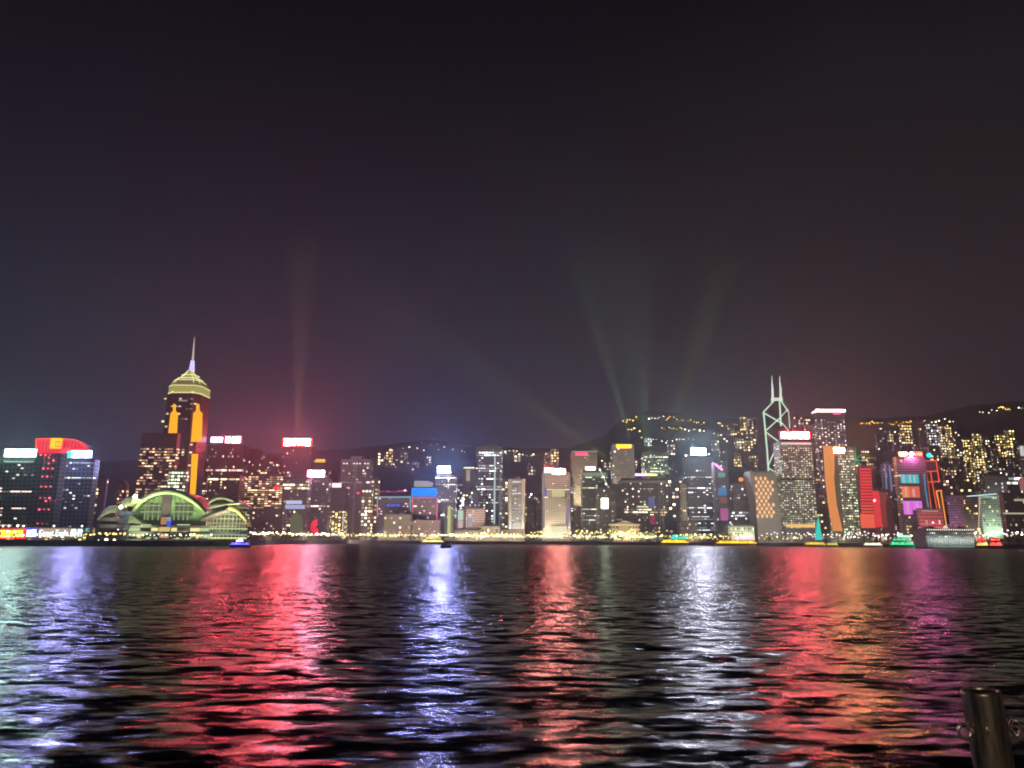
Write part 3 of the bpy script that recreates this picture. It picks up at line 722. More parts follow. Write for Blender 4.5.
# ---- centre
r = tower(542.5, 570, 472, 1400, 'broad pale tower flooded from below under a pink-white roof sign', wall=(.42, .38, .34), depth=.6, floor=3.6, fill=.45, win=dict(pal='warm', lvl=.8, p=.1, rowp=.2, nf=30, nx=9, wh=.3, z1=.93, sides=True), cap='none')
sign(r, 552, 565.5, 468.5, 474.5, (1, .32, .26), 230, 4, pst=90, pcol=(1, .22, .18)); sign(r, 544, 553.5, 467.5, 472.8, (1, .05, .06), 70, 3, pst=30, pcol=(1, .02, .03))
for k in range(5): strip(r, 551.8 + k * 2.6, 554 + k * 2.6, 489, 496.8, (.95, .85, .42), .75, 'lit_panel')
strip(r, 542.8, 544.3, 474, 528, (.85, .82, .9), .35, 'edge_light'); strip(r, 544, 546.5, 488, 496, (.35, .3, .8), .4, 'edge_light')
strip(r, 551, 567, 526, 538, (1, .92, .62), 1.0, 'lobby_light', 1.5); strip(r, 566, 568, 505, 530, (.45, .38, .85), .5, 'edge_light')
flood(r, 60000, (1, .86, .55), up=.55, z=1)
r = tower(562, 573, 478, 1450, 'dark strip of a block behind the pink-white sign with blue-white window clusters', wall=(.16, .15, .17), win=dict(pal='cool', lvl=1.6, p=.35, nx=4, nf=20, z0=.25), cap='none')
r = tower(571.5, 597, 452, 1470, 'tall beige tower with small red letters at its top', wall=(.42, .36, .28), depth=.7, floor=3.6, bay=2.4, fill=.4, win=dict(pal='warm', lvl=.5, p=.05, nf=40), cap='none')
sign(r, 575, 588, 452.6, 455.6, (1, .05, .10), 5, 6, pst=1.5, pcol=(.8, .03, .08), legs=False)
strip(r, 571.5, 597, 451, 451.8, (.8, .8, .6), .5, 'cornice_lights')
flood(r, 60000, (1, .88, .6), z=60, dist=20)
r = tower(582, 608, 470, 1370, 'dark green glass tower with white roof letters and lit green floors', wall=(.06, .09, .08), depth=.6, win=dict(pal='green', lvl=.8, p=.06, rowp=.26, nf=30, nx=10, wh=.4), cap='none')
sign(r, 585, 595.5, 466.5, 470.5, (1, .95, .85), 8, 3, pst=1.5, pcol=(.9, .85, .7)); strip(r, 583, 606, 472.5, 476, (.5, .7, .45), .4, 'lit_floor')
strip(r, 600, 604, 512, 536, (.85, .75, .3), .7, 'light_column', 1)
line(r, [(599, 468), (603, 476), (607, 485), (612, 493)], .5, (.9, 1, .8), 1.2, 'edge_light')
for x, y in ((600, 470), (603.5, 477), (606, 484), (611, 491)): MB().ball(FP(r, x, y, 2), 1.7).build('edge_lamp', lamp('spot_cream', (1, .95, .75), 3), r, world=True)
r = tower(597, 615, 488, 1350, 'dark block bearing a bright oval grid of white lights', wall=(.10, .09, .09), win=dict(pal='green', lvl=.8, p=.05), cap='none')
for k in range(2):
    for j in range(3): strip(r, 601.5 + k * 3.4, 604.5 + k * 3.4, 498.5 + j * 3.4, 501.5 + j * 3.4, (.85, 1, .7), 22, 'light_panel', .8, True)
r = tower(612, 634, 444.5, 1500, 'beige tower with a bright yellow top band', wall=(.42, .36, .30), depth=.7, bay=2.4, fill=.4, win=dict(pal='white', lvl=1.2, p=.05, nf=30), cap='none')
sign(r, 616, 631.5, 444.3, 448.2, (1, .50, .02), 3.5, 7, pst=2.2, pcol=(1, .42, .01), legs=False)
flood(r, 55000, (1, .85, .65), z=60, dist=20)
r = tower(644, 668, 452, 1480, 'grey tower with a rounded shoulder and green-lit middle floors', wall=(.24, .24, .22), depth=.7, win=dict(pal='green', lvl=1.3, p=.22, rowp=.1, nf=26, z0=.5), cap='step')
flood(r, 22000, (.8, 1, .5), z=70)
r = tower(622, 666, 478, 1400, 'broad dark block with a purple and yellow light strip on its roof', wall=(.12, .11, .12), depth=.4, floor=5, win=dict(pal='warm', lvl=1.4, p=.10, rows=(9, 10), nf=22), cap='none')
sign(r, 635, 646, 473.8, 475.8, (.7, .25, 1), 5, 0, pst=4.5, pcol=(.7, .3, 1)); sign(r, 646.2, 656, 473.8, 475.8, (1, .8, .2), 3, 0, pst=2.6, pcol=(.95, .75, .2))
MB().box(-r['_w'] * .55, r['_w'] * .5, -r['_d'] * .6, r['_d'] * .5, r['_h'] - 9, r['_h'] - 5).build('roof_ledge', pbr('ledge', (.28, .26, .24), .8), r)
strip(r, 648.5, 654.5, 497, 508, (.3, .32, .75), .35, 'screen'); strip(r, 650, 655, 515, 524, (.85, .08, .18), .35, 'screen')
strip(r, 637, 648, 506, 507.4, (.85, 1, .7), 1.0, 'lit_floor')
for x in (659, 662.5): strip(r, x, x + 1.2, 484, 530, (.5, .44, .42), .14, 'pier_light')
tower(610, 624, 484, 1380, 'dark block left of the purple light strip with a few square windows', wall=(.11, .10, .10), win=dict(pal='warm', lvl=2.0, p=.12, nx=5, nf=16), cap='none')
r = tower(610, 640, 524, 1340, 'low classical hall flooded in warm yellow behind the trees', name='classical_hall', cat='hall', wall=(.55, .48, .34), depth=.5, floor=8, bay=5, cap='slab', win=dict(pal='gold', lvl=1.4, p=.5, nf=2, nx=9, sides=False))
flood(r, 22000, (1, .8, .45), z=1); strip(r, 619, 629, 526, 531, (1, .72, .35), .6, 'pediment_light')
MB().prism([(-r['_w'] * .3, r['_h'] + 1.6), (r['_w'] * .3, r['_h'] + 1.6), (0, r['_h'] + 6)], -r['_d'] * .5, r['_d'] * .1).build('pediment', pbr('pale_pier', (.5, .48, .42), .7), r)
tower(664, 682, 478, 1430, 'dark block with sparse large warm windows', wall=(.13, .12, .12), win=dict(pal='warm', lvl=2.4, p=.10, nx=5, nf=15), cap='step')
r = tower(681, 686, 484, 1380, 'very thin pale shaft beside the white-signed tower', wall=(.40, .37, .28), depth=1.2, cap='none', win=dict(pal='warm', lvl=.6, p=.2, nx=1)); flood(r, 14000, (1, .9, .6))
tower(680, 697, 522, 1330, 'low brown block with a single bright warm window', name='office_block', cat='building', wall=(.22, .18, .15), win=dict(pal='warm', lvl=1.0, p=.1, nf=5), cap='slab')
r = tower(686, 713, 457, 1440, 'tower under a glaring white roof sign with rows of greenish windows', wall=(.15, .15, .16), depth=.6, win=dict(pal='white', lvl=1.3, p=.08, rowp=.26, nf=30, nx=9, wh=.36, z1=.85), cap='none')
sign(r, 690.5, 706, 448, 455.5, (.80, .82, 1), 300, 4, pst=180, pcol=(.66, .68, 1), th=.22)
for x_, y_, s_ in ((686, 455.5, 2.2), (709, 454, 1.5)): MB().ball(FP(r, x_, y_, 2), s_, sq=.6).build('roof_lamp', lamp('spot_cool', (.9, .9, 1), 7), r, world=True)
strip(r, 690, 713, 519, 519.8, (.7, .65, .5), .4, 'cornice_lights')
r = tower(714, 728, 462, 1400, 'narrow tower stacked with pink, teal, blue and magenta screens', wall=(.16, .13, .16), depth=.8, cap='none', win=dict(pal='white', lvl=.8, p=.04, nf=24))
g = MB().bar(FP(r, 715, 464, 2), FP(r, 722.5, 470, 2), 1.8, 6).build('slanted_sign', sampled('pinkneon', (1, .25, .65), 3), r, world=True)
for x0, x1, y0, y1, c, s in ((718, 725, 472.5, 477.5, (.25, .6, .45), .5), (718.5, 726.5, 488, 495.5, (.05, .3, .65), .7), (719.5, 727, 497, 503, (.6, .22, .2), .35), (720.5, 728, 508.5, 520.5, (.75, .16, .5), .6)): strip(r, x0, x1, y0, y1, c, s, 'screen')
r = tower(733, 751, 483, 1380, 'mid-height block with an orange ball light on its roof and white-lit floors', wall=(.17, .15, .16), depth=.7, win=dict(pal='white', lvl=1.2, p=.10, rows=(7, 8), nf=18), cap='none')
MB().ball(FP(r, 741, 479.5, 0), 4.2, 10, 7, .8).build('ball_light', sampled('orange_ball', (1, .22, .01), 2.2), r, world=True)
r = tower(728, 754, 526, 1290, 'low wide hall flooded in pale green behind the yellow ferry', name='low_hall', cat='hall', wall=(.45, .48, .36), depth=.5, cap='slab', win=dict(pal='green', lvl=.9, p=.4, nf=3, sides=False)); flood(r, 12000, (.9, 1, .6))

# ---- diamond window building
def diamond_building():
    d = 1330
    r = root('waisted_office_tower', 'grey waisted block with staggered rows of amber diamond lights', 'tower', (P(766, 500, d).x, d, G))
    out = [(749.5, 472.5), (775, 472.5), (778.5, 497), (784, 532), (758, 532), (755.5, 500)]
    pts = [(P(x, y, d).x, P(x, y, d).z) for x, y in out]; pts[3] = (pts[3][0], G); pts[4] = (pts[4][0], G)
    MB().prism(pts, d, d + 40).build('wall', pbr('grey_stone', (.34, .33, .30), .8), r, world=True)
    am = lamp('diamond_amber', (1, .50, .20), 1.35)
    n = 0
    for j in range(11):
        y = 478.5 + j * 3.75
        for i in range(4):
            if j in (0,) and i == 3: continue
            x = 756 + i * 4.6 + (2.3 if j % 2 else 0) + (y - 478) * .045
            if j in (5, 6) and i == 3: continue
            q = P(x, y, d); a, b = 2.5, 4.1
            MB().prism([(q.x - a, q.z), (q.x, q.z - b), (q.x + a, q.z), (q.x, q.z + b)], d - .6, d - .02).build('diamond_window', am, r, world=True)
    MB().box(P(750, 470, d).x, P(775, 470, d).x, d + 3, d + 36, P(762, 472.5, d).z, P(762, 471, d).z).build('roof_slab', pbr('ledge', (.28, .26, .24), .8), r, world=True)
    r['_w'] = 50; r['_d'] = 0; r['_h'] = 100
    r.location.y = d
    L = bpy.data.lights.new('flood', 'AREA'); L.size = 50; L.energy = 6000; L.color = (1, .95, .8)
    o = bpy.data.objects.new('flood_light', L); COL.objects.link(o); o.parent = r; o.location = (0, -26, 3); o.rotation_euler = Vector((0, 20, 50)).to_track_quat('-Z', 'Y').to_euler()
diamond_building()

# ---- prism tower with bracing and two masts
def braced_tower():
    d = 1560
    r = root('braced_glass_tower', 'dark prism tower outlined by white-green diagonal bracing with two masts', 'skyscraper', (P(780, 500, d).x, d + 26, G))
    out = [(763.5, 412), (774, 401), (781, 401), (788.5, 412), (790, 432), (789.5, 535), (769, 535)]
    pts = [(P(x, y, d).x, P(x, y, d).z) for x, y in out]; pts[5] = (pts[5][0], G); pts[6] = (pts[6][0], G)
    MB().prism(pts, d, d + 50).build('wall', facade('dark_glass', (.05, .06, .06), (.02, .025, .03), 4, 4), r, world=True)
    lg = lamp('brace_light', (.48, .80, .58), 1.2); lw = lamp('mast_light', (.85, .88, .76), 1.1)
    def T(pts, rad=1.25, nm='brace_light', m=lg, off=.8): MB().path([P(x, y, d - off) for x, y in pts], rad, 6).build(nm, m, r, world=True)
    T([(763.5, 412), (765.5, 432), (767.5, 455), (768.5, 472)], 1.7)
    T([(763.5, 412), (774, 401)], 1.5); T([(788.5, 412), (781, 401)], 1.2)
    T([(779.5, 400), (781, 426)], 1.6); T([(788.5, 412), (789.8, 428)], .9)
    T([(764, 413), (783, 424)]); T([(765.5, 431), (779.8, 418)]); T([(779.8, 418), (788, 409)], .9)
    T([(765.8, 432), (778, 441)]); T([(783, 424), (789.5, 432)], .9)
    T([(768, 466), (776, 448)]); T([(768.5, 468), (775, 472)])
    T([(775, 472), (773.5, 486), (777, 497)], 1.0); T([(777, 497), (774.5, 512), (778, 528)], 1.0)
    # lit cap and the two masts
    MB().prism([(P(x, y, d).x, P(x, y, d).z) for x, y in ((773.5, 402), (783, 402), (783, 397.5), (773, 397.5))], d + 1, d + 14).build('cap_block', lamp('cap_glow', (.60, .82, .60), 1.1), r, world=True)
    for x0, x1 in ((772.6, 772.0), (780.6, 779.8)):
        a, b, c, e = P(x0, 399, d), P(x0 - .1, 388, d), P(x1, 383, d), P(x1 - .1, 376, d)
        MB().bar(a, b, 2.6, 8, 2.2).bar(b, c, 1.8, 6, 1.4).bar(c, e, 1.1, 6, .6).build('mast', lw, r, world=True)
    for x, y, z, w, h in [(random.uniform(-18, 16), -26.3, random.uniform(20, 160), 4, 2) for k in range(24)]:
        o = bpy.data.objects.new('window', window_mesh('white', .8)); COL.objects.link(o); o.parent = r; o.location = (x, y, z); o.scale = (w, .5, h)
braced_tower()

# ---- the right-hand cluster
r = tower(779.5, 811.5, 441, 1310, 'broad tower with red and white roof letters, banded windows and a gold ground band', wall=(.26, .24, .22), depth=.6, floor=3.6, bay=3, win=dict(pal='green', lvl=.62, p=.72, nx=13, nf=38, z0=.14, z1=.96, wh=.42, ww=.55), cap='none')
sign(r, 779.5, 810, 431.5, 439.5, (1, .11, .13), 165, 5, pst=34, pcol=(1, .025, .06), th=.28)
strip(r, 781, 811, 442.5, 444.6, (1, .92, .72), .75, 'cornice_lights'); strip(r, 786.5, 815, 524, 527.5, (1, .62, .2), 1.0, 'gold_band', 1)
strip(r, 780, 814, 478.5, 480.2, (.02, .02, .02), 0.0, 'dark_band', .9)
strip(r, 782, 811, 446, 462, (.75, .30, .26), .10, 'pink_floor', .1)
r = tower(816, 844.5, 411.5, 1500, 'square tower edged by a white-pink light line round its roof', wall=(.24, .22, .22), depth=.8, floor=3.6, bay=3, win=dict(pal='white', lvl=1.0, p=.42, nx=9, nf=40, z0=.3, z1=.94, wh=.5, ww=.4), cap='none')
strip(r, 815.5, 845, 409.5, 411.8, (1, .68, .66), 10, 'roof_edge_light', 1.5, True); strip(r, 833, 840.5, 412.5, 414.5, (1, .1, .3), 1.6, 'emblem', 1.6)
w, dep, hh = r['_w'], r['_d'], r['_h']
MB().box(-w / 2 - 1.5, -w / 2 - .05, -dep / 2, dep / 2, hh - 1.5, hh + 2).build('roof_edge_light', lamp('edge_white', (1, .75, .7), 2.2), r)
# orange-edged tower
r = tower(826, 853, 447, 1250, 'tower with a curved orange side and yellow-green lit floors', wall=(.26, .25, .18), depth=.5, floor=3.6, bay=3, cap='none', win=dict(pal='green', lvl=.85, p=.72, nx=8, nf=34, z0=.05, z1=.97, wh=.45, ww=.6, x0=-.10, x1=.5))
q = [(FP(r, x, y).x, FP(r, x, y).z) for x, y in ((823, 446), (834, 446), (833.5, 480), (836, 505), (842, 531), (833, 531), (828.5, 508), (825, 480))]
MB().prism(q, r.location.y - r['_d'] / 2 - 3, r.location.y - r['_d'] / 2 - .05).build('orange_face', sampled('orange_face', (1, .36, .09), .8), r, world=True)
sign(r, 832.5, 843.5, 447.5, 453.5, (1, .40, .14), 260, 3, pst=90, pcol=(1, .34, .12), legs=False).location.y -= 2.6
r = tower(848, 862, 462, 1400, 'dark tower with a green neon star on its roof', wall=(.12, .12, .11), cap='none', win=dict(pal='warm', lvl=1.3, p=.12, nx=4, nf=22))
for pts in (((850, 452), (861, 466)), ((855.5, 447), (855, 466)), ((850, 463), (861, 455)), ((848, 458), (863, 461))): line(r, pts, .7, (.12, .75, .32), .8, 'neon_tube')
r = tower(857, 873, 466, 1230, 'tower with a red slatted screen face beside the orange-edged tower', wall=(.12, .06, .06), depth=.6, cap='none')
rr = random.Random(5)
for k in range(15):
    y = 468.2 + k * 3.05; strip(r, 859.5 + k * .12, 871 + k * .2, y, y + 2.2, (1, .045 + (.05 if k > 11 else 0), .055), .78 + .1 * rr.random(), 'red_slat')
strip(r, 860.5, 874.5, 514, 528, (1, .13, .07), .95, 'red_screen', .9, True)
r = tower(874, 890, 490, 1210, 'lower red-lit block joined to the slatted red tower', wall=(.25, .06, .06), depth=.6, cap='slab', win=dict(pal='rose', lvl=.6, p=.1, nf=12))
strip(r, 874, 880.5, 491, 527, (1, .05, .06), .80, 'red_screen', .6, True); strip(r, 881, 886, 492, 527, (.8, .10, .08), .30, 'red_screen', .6); MB().ball(FP(r, 874.5, 500.5, 3), 2).build('lamp', lamp('pinkwhite', (1, .35, .6), 5), r, world=True)
tower(863, 878, 474, 1400, 'dim block with warm windows behind the red-lit block', wall=(.16, .13, .12), win=dict(pal='warm', lvl=1.5, p=.3, nx=4, nf=16), cap='step')
r = tower(882, 895, 464, 1300, 'grey tower with two blue vertical light tubes', wall=(.22, .20, .22), depth=.8, win=dict(pal='rose', lvl=.7, p=.08), cap='plant')
line(r, [(885, 464), (887, 492)], .8, (.12, .45, .75), .8, 'neon_tube'); line(r, [(889.5, 466), (892, 491)], .8, (.12, .45, .75), .8, 'neon_tube')
# tower of screens
r = tower(896, 925, 457, 1180, 'tower stacked with cyan, orange and magenta screens', wall=(.28, .22, .24), depth=.6, floor=4, win=dict(pal='warm', lvl=.5, p=.2, nf=26, x0=-.5, x1=-.2, nx=3), cap='none')
sign(r, 898.5, 907.5, 452, 456.3, (1, .16, .05), 60, 3, pst=30, pcol=(1, .03, .05)); sign(r, 914.5, 922, 452, 456.3, (1, .16, .05), 6, 3, pst=4, pcol=(1, .03, .05))
MB().ball(FP(r, 911.5, 454, 2), 2.9, 10, 7).build('roof_ball', sampled('rosewhite', (1, .20, .58), 900), r, world=True)
MB().ball(FP(r, 929, 455.3, 1), 3.8, 12, 7).build('teal_ball', sampled('teal_ball', (.02, .75, .65), 2.0), r, world=True)
for x0, x1, y0, y1, c, s in ((900.5, 918.5, 474.5, 483.2, (.01, .58, .68), 1.0), (902, 909, 486.5, 497.5, (1, .26, .07), .95), (909.4, 919.5, 486.5, 497.5, (.95, .16, .10), .85), (903.5, 912, 501, 514.5, (.80, .16, .85), 1.1), (912.3, 921.8, 501, 510, (.80, .16, .85), 1.1)):
    strip(r, x0, x1, y0, y1, c, s * 1.0, 'screen', .8, True)
g = MB()
for k, (x0, x1, y0, y1) in enumerate(((903, 904.2, 475, 482.8), (909.5, 910.3, 475, 482.8), (914, 915, 475, 482.8), (905.5, 906.3, 487, 497), (913, 914.2, 489, 496.5), (907.5, 908.3, 501.5, 514), (916.5, 917.3, 501.5, 509.5))):
    a, b = FP(r, x0, y1, 1.1), FP(r, x1, y0, 1.1); g.box(a.x, b.x, a.y - .15, a.y, a.z, b.z)
g.build('screen_picture', lamp('screen_pale', (.95, .6, .6), .75), r, world=True)
line(r, [(924.5, 474), (925.5, 490), (928.5, 507)], 1.1, (.10, .35, .62), .75, 'neon_tube')
# ladder of orange neon
r = tower(926, 940, 462, 1230, 'dark tower wrapped in an orange-red neon ladder', wall=(.14, .08, .08), depth=.6, cap='none', taper=.2)
ON = (1, .10, .03)
line(r, [(925, 461), (936, 460.5)], .8, ON, 1.3, 'neon_tube'); line(r, [(925, 461), (930, 500), (932, 515)], .8, ON, 1.2, 'neon_tube'); line(r, [(936, 460.5), (939.5, 482)], .8, ON, 1.3, 'neon_tube')
line(r, [(926.5, 471.5), (937.5, 471)], .8, ON, 1.2, 'neon_tube'); line(r, [(928.5, 482), (939.5, 481.5)], .8, ON, 1.2, 'neon_tube'); line(r, [(930.5, 471.5), (934, 492), (937.5, 512)], .7, ON, 1.2, 'neon_tube')
r = tower(937, 945, 490, 1150, 'slim tower edged by three orange-yellow light bars', wall=(.18, .10, .05), depth=.8, cap='none', taper=.2)
for a, b in (((936.5, 491), (943.5, 527)), ((941, 491), (947, 529))): line(r, [a, b], .7, (1, .33, .04), 1.5, 'neon_tube')
line(r, [(936.5, 490.7), (942, 490.5)], .7, (1, .33, .04), 1.5, 'neon_tube'); line(r, [(936.2, 491), (938, 500)], .7, (1, .33, .04), 1.4, 'neon_tube')
r = tower(919, 942, 509.5, 1080, 'low pink-lit block with a pale cornice in front of the neon ladder', name='office_block', cat='building', wall=(.50, .14, .16), depth=.5, floor=5, cap='slab', win=dict(pal='rose', lvl=.6, p=.12, nf=4)); flood(r, 14000, (1, .35, .38)); strip(r, 921, 938, 510.5, 511.6, (.8, .7, .55), .5, 'cornice_lights'); MB().ball(FP(r, 933, 522.5, 2), 1.2).build('lamp', lamp('pinkwhite', (1, .35, .6), 5), r, world=True)
r = tower(944, 962, 495, 1150, 'mauve block behind the pier with faint vertical piers', wall=(.42, .24, .36), depth=.6, bay=2.5, cap='none', win=dict(pal='magenta', lvl=.25, p=.2)); flood(r, 9000, (1, .6, .8))
r = tower(958, 978, 495.5, 1200, 'dull brown block with a few warm lamps beside the green-white block', wall=(.28, .24, .22), depth=.6, cap='slab', win=dict(pal='gold', lvl=1.6, p=.09)); flood(r, 8000, (1, .85, .7))
r = tower(980, 998.5, 494, 1120, 'pale green-white block with splayed lit edges and a white roof line', wall=(.42, .50, .42), depth=.6, floor=3.6, bay=2.8, fill=.5, cap='none', taper=.09, win=dict(pal='green', lvl=.4, p=.15, nf=10))
line(r, [(980, 494.5), (978.5, 530)], .6, (.9, .85, .6), .8, 'edge_light'); line(r, [(998.5, 494.5), (1003.5, 530)], .6, (.9, .85, .6), .9, 'edge_light'); line(r, [(967, 496.3), (998, 493.8)], .8, (.6, .85, .9), 1.2, 'roof_line_light'); strip(r, 983, 997, 496.5, 497.5, (.6, .9, .7), .8, 'roof_line_light')
flood(r, 26000, (.75, 1, .75)); 
for x_ in (979, 1003.5): MB().ball(FP(r, x_, 529.3, 3), 1.9).build('foot_lamp', lamp('foot_warm', (1, .75, .35), 3), r, world=True)
r = tower(984, 1006, 476, 1350, 'grey stepped block on the rise behind the green-white block', wall=(.32, .32, .30), depth=.6, cap='step', win=dict(pal='white', lvl=1.0, p=.12, nf=16)); flood(r, 22000, (.9, 1, .9), z=40)
r = tower(1003, 1040, 494, 1050, 'dark block at the right end with long pale floor lines', wall=(.10, .11, .10), depth=.5, cap='slab', win=dict(pal='warm', lvl=.5, p=.08, nf=10)); strip(r, 1003, 1035, 513, 514, (.9, .85, .55), .8, 'lit_floor', 1.2); strip(r, 1014, 1035, 499, 501, (.9, .8, .6), .5, 'lit_floor', 1.2)
r = tower(1020, 1040, 444, 1300, 'cut-off tower at the right edge with a white lit top and a pink panel', wall=(.22, .2, .2), depth=.6, cap='none', win=dict(pal='warm', lvl=.9, p=.2)); strip(r, 1020, 1024, 446, 456, (.8, .85, .8), .8, 'lit_panel'); strip(r, 1019.5, 1035, 478, 490, (.9, .3, .3), .4, 'lit_panel')
tower(1005, 1020, 470, 1400, 'dim grey tower with a bright window row near the right edge', wall=(.26, .25, .23), depth=.7, cap='step', win=dict(pal='white', lvl=1.8, p=.12, rows=(12, 13), nf=15))
#==HILL==
# background filler blocks seen in the gaps between the signed towers
FILL = [(124, 134, 500, 1300), (207, 215, 462, 1560), (214, 226, 468, 1540), (290, 300, 468, 1520), (328, 338, 474, 1500), (383, 395, 500, 1500), (438, 446, 490, 1420), (448, 458, 486, 1500), (470, 478, 490, 1390), (526, 535, 505, 1500), (536, 544, 496, 1480),
        (596, 604, 470, 1560), (634, 642, 458, 1560), (668, 676, 470, 1540), (674, 686, 462, 1580), (709, 718, 476, 1490), (728, 736, 472, 1500), (745, 756, 462, 1540), (811, 819, 470, 1420), (812, 824, 490, 1340), (845, 852, 474, 1480), (888, 899, 482, 1360), (943, 955, 478, 1400), (960, 975, 484, 1380)]
for k, (a, b, yt, dd) in enumerate(FILL):
    near = {0: 'left of the convention arch', 1: 'just right of the spired tower', 2: 'between the spired tower and the red signs', 3: 'behind the widest red sign', 4: 'left of the twin-shafted tower', 5: 'behind the teal neon outline', 6: 'behind the blue-white signed tower', 7: 'right of the blue-white signed tower', 8: 'left of the tall grey tower', 9: 'in the dark gap right of the rounded white tower', 10: 'left of the pink-white signed tower', 11: 'behind the dark green glass tower', 12: 'right of the yellow-topped tower', 13: 'right of the green-lit shoulder tower', 14: 'left of the white-signed tower', 15: 'right of the white-signed tower', 16: 'right of the stack of screens', 17: 'above the diamond-lit block', 18: 'between the red-lettered tower and the orange-edged tower', 19: 'low in the gap left of the orange-edged tower', 20: 'behind the green neon star', 21: 'left of the tower of screens', 22: 'right of the neon ladder', 23: 'behind the mauve block'}[k]
    t = 0.13 + .06 * random.random()
    tower(a, b, yt, dd, 'dim apartment block ' + near, name='apartment_block', cat='building', wall=(round(t, 2), round(t * .9, 2), round(t * .92, 2)), yaw=random.choice((0, 12, -12)), win=dict(pal=random.choice(('warm', 'white', 'warm', 'gold')), lvl=1.6, p=.16, nf=max(8, int((535 - yt) / 3)), nx=4), cap=random.choice(('plant', 'step', 'none')))
FACADE_FILL = 0.7  # scales the added area lights that brighten the facades
# ------------------------------------------------------------------ hillside flats and road lamps
ORD = ['leftmost', 'second', 'third', 'fourth', 'fifth', 'sixth', 'seventh', 'eighth', 'ninth', 'tenth', 'eleventh', 'twelfth', 'thirteenth', 'fourteenth', 'fifteenth', 'sixteenth', 'seventeenth', 'eighteenth', 'nineteenth', 'twentieth']
def hill_block(a, b, yt, yb, label, pal='warm', lvl=2.0, p=.3, nx=3, nf=None, group='lit flats on the hillside'):
    foot = hill_hit((a + b) / 2, yb)
    d = foot.y
    r = tower(a, b, yt, d, label, name='hillside_block', cat='building', wall=(.15, .13, .12), depth=.8, base=foot.z - 6, group=group, cap=random.choice(('none', 'plant')),
              win=dict(pal=pal, lvl=lvl, p=p, nx=nx, nf=nf or max(4, int((yb - yt) / 3.0)), z0=.15, ww=.5, wh=.45))
    return r
# (where, group phrase, [(x0, x1, ytop, ybase, palette, level, share lit, columns)])
CL = [
 ('above the teal neon outline', [(378, 384, 452, 466, 'warm', 2.6, .35, 2), (386, 392, 448, 467, 'gold', 2.4, .7, 2), (400, 407, 452, 463, 'warm', 2.6, .4, 2)]),
 ('above the dark gap by the rounded white tower', [(514, 521, 453, 462, 'warm', 2.4, .5, 2), (545, 549, 452, 468, 'warm', 2.4, .5, 2), (551, 559, 448, 467, 'gold', 1.8, .6, 3)]),
 ('beside the braced tower with two masts', [(735, 741, 452, 468, 'gold', 1.5, .7, 3), (741, 747, 416, 432, 'gold', 1.8, .6, 3), (747, 753, 418, 436, 'warm', 1.6, .4, 3), (744, 753, 440, 452, 'gold', 1.8, .6, 3), (751, 759, 455, 468, 'gold', 1.6, .6, 3), (728, 734, 424, 436, 'gold', 2.0, .4, 3), (757, 763, 426, 444, 'warm', 1.5, .35, 3), (736, 744, 438, 450, 'warm', 1.6, .45, 3), (753, 762, 438, 452, 'warm', 1.5, .35, 3), (720, 727, 450, 464, 'warm', 1.5, .3, 3)]),
 ('low on the slope behind the tower of screens', [(872, 880, 470, 486, 'warm', 1.4, .3, 3), (947, 956, 466, 492, 'warm', 1.5, .35, 3), (956, 964, 478, 496, 'gold', 1.3, .3, 3), (986, 994, 462, 480, 'warm', 1.5, .35, 3), (1008, 1018, 458, 476, 'warm', 1.5, .4, 3), (930, 938, 448, 462, 'warm', 1.4, .35, 3)]),
 ('on the slope above the pink-white signed tower', [(490, 497, 458, 472, 'warm', 1.8, .35, 3), (528, 536, 462, 476, 'warm', 1.4, .3, 3), (604, 611, 462, 474, 'warm', 1.4, .3, 3), (424, 431, 456, 466, 'white', 1.6, .35, 3), (412, 419, 462, 474, 'warm', 1.5, .3, 3)]),
 ('above the red slatted tower', [(862, 869, 450, 466, 'warm', 1.6, .35, 3), (868, 876, 456, 470, 'gold', 1.6, .4, 3), (876, 884, 434, 452, 'white', 1.2, .3, 3), (886, 893, 430, 450, 'warm', 1.4, .3, 3), (893, 901, 436, 452, 'warm', 1.5, .35, 3), (901, 911, 424, 446, 'gold', 1.6, .6, 4)]),
 ('above the tower of screens', [(912, 919, 430, 452, 'warm', 1.3, .3, 3), (919, 926, 427, 455, 'gold', 1.3, .35, 3), (927, 938, 423, 448, 'white', 1.5, .6, 4), (939, 946, 425, 462, 'warm', 1.6, .45, 3), (946, 953, 423, 470, 'gold', 1.7, .55, 3), (954, 962, 430, 478, 'warm', 1.5, .3, 3)]),
 ('above the green-white splayed block', [(964, 972, 438, 490, 'gold', 1.9, .75, 3), (973, 981, 432, 480, 'gold', 1.9, .75, 3), (982, 989, 436, 478, 'warm', 1.5, .35, 3), (990, 996, 440, 476, 'warm', 1.3, .3, 3), (996, 1004, 434, 460, 'gold', 1.9, .6, 3), (1005, 1014, 429, 462, 'gold', 2.0, .75, 3), (1014, 1021, 440, 470, 'warm', 1.3, .3, 2), (966, 975, 478, 498, 'gold', 1.6, .5, 3), (976, 984, 470, 496, 'warm', 1.2, .3, 3)]),
 ('on the slope left of the white-signed tower', [(668, 675, 444, 456, 'warm', 1.8, .35, 3), (712, 719, 440, 452, 'warm', 1.4, .3, 3), (645, 652, 438, 446, 'white', 1.6, .5, 3)]),
 ('between the square white-edged tower and the braced tower', [(793, 800, 416, 432, 'warm', 1.4, .3, 3), (803, 810, 418, 432, 'warm', 1.4, .3, 3), (812, 817, 424, 440, 'warm', 1.2, .3, 2)]),
]
for where, L in CL:
    L = sorted(L)
    for k, (a, b, yt, yb, pal, lvl, p, nx) in enumerate(L):
        hill_block(a, b, yt, yb, '%s lit hillside block %s' % (ORD[k] + (' from the left' if k else ''), where), pal, lvl, p, nx)

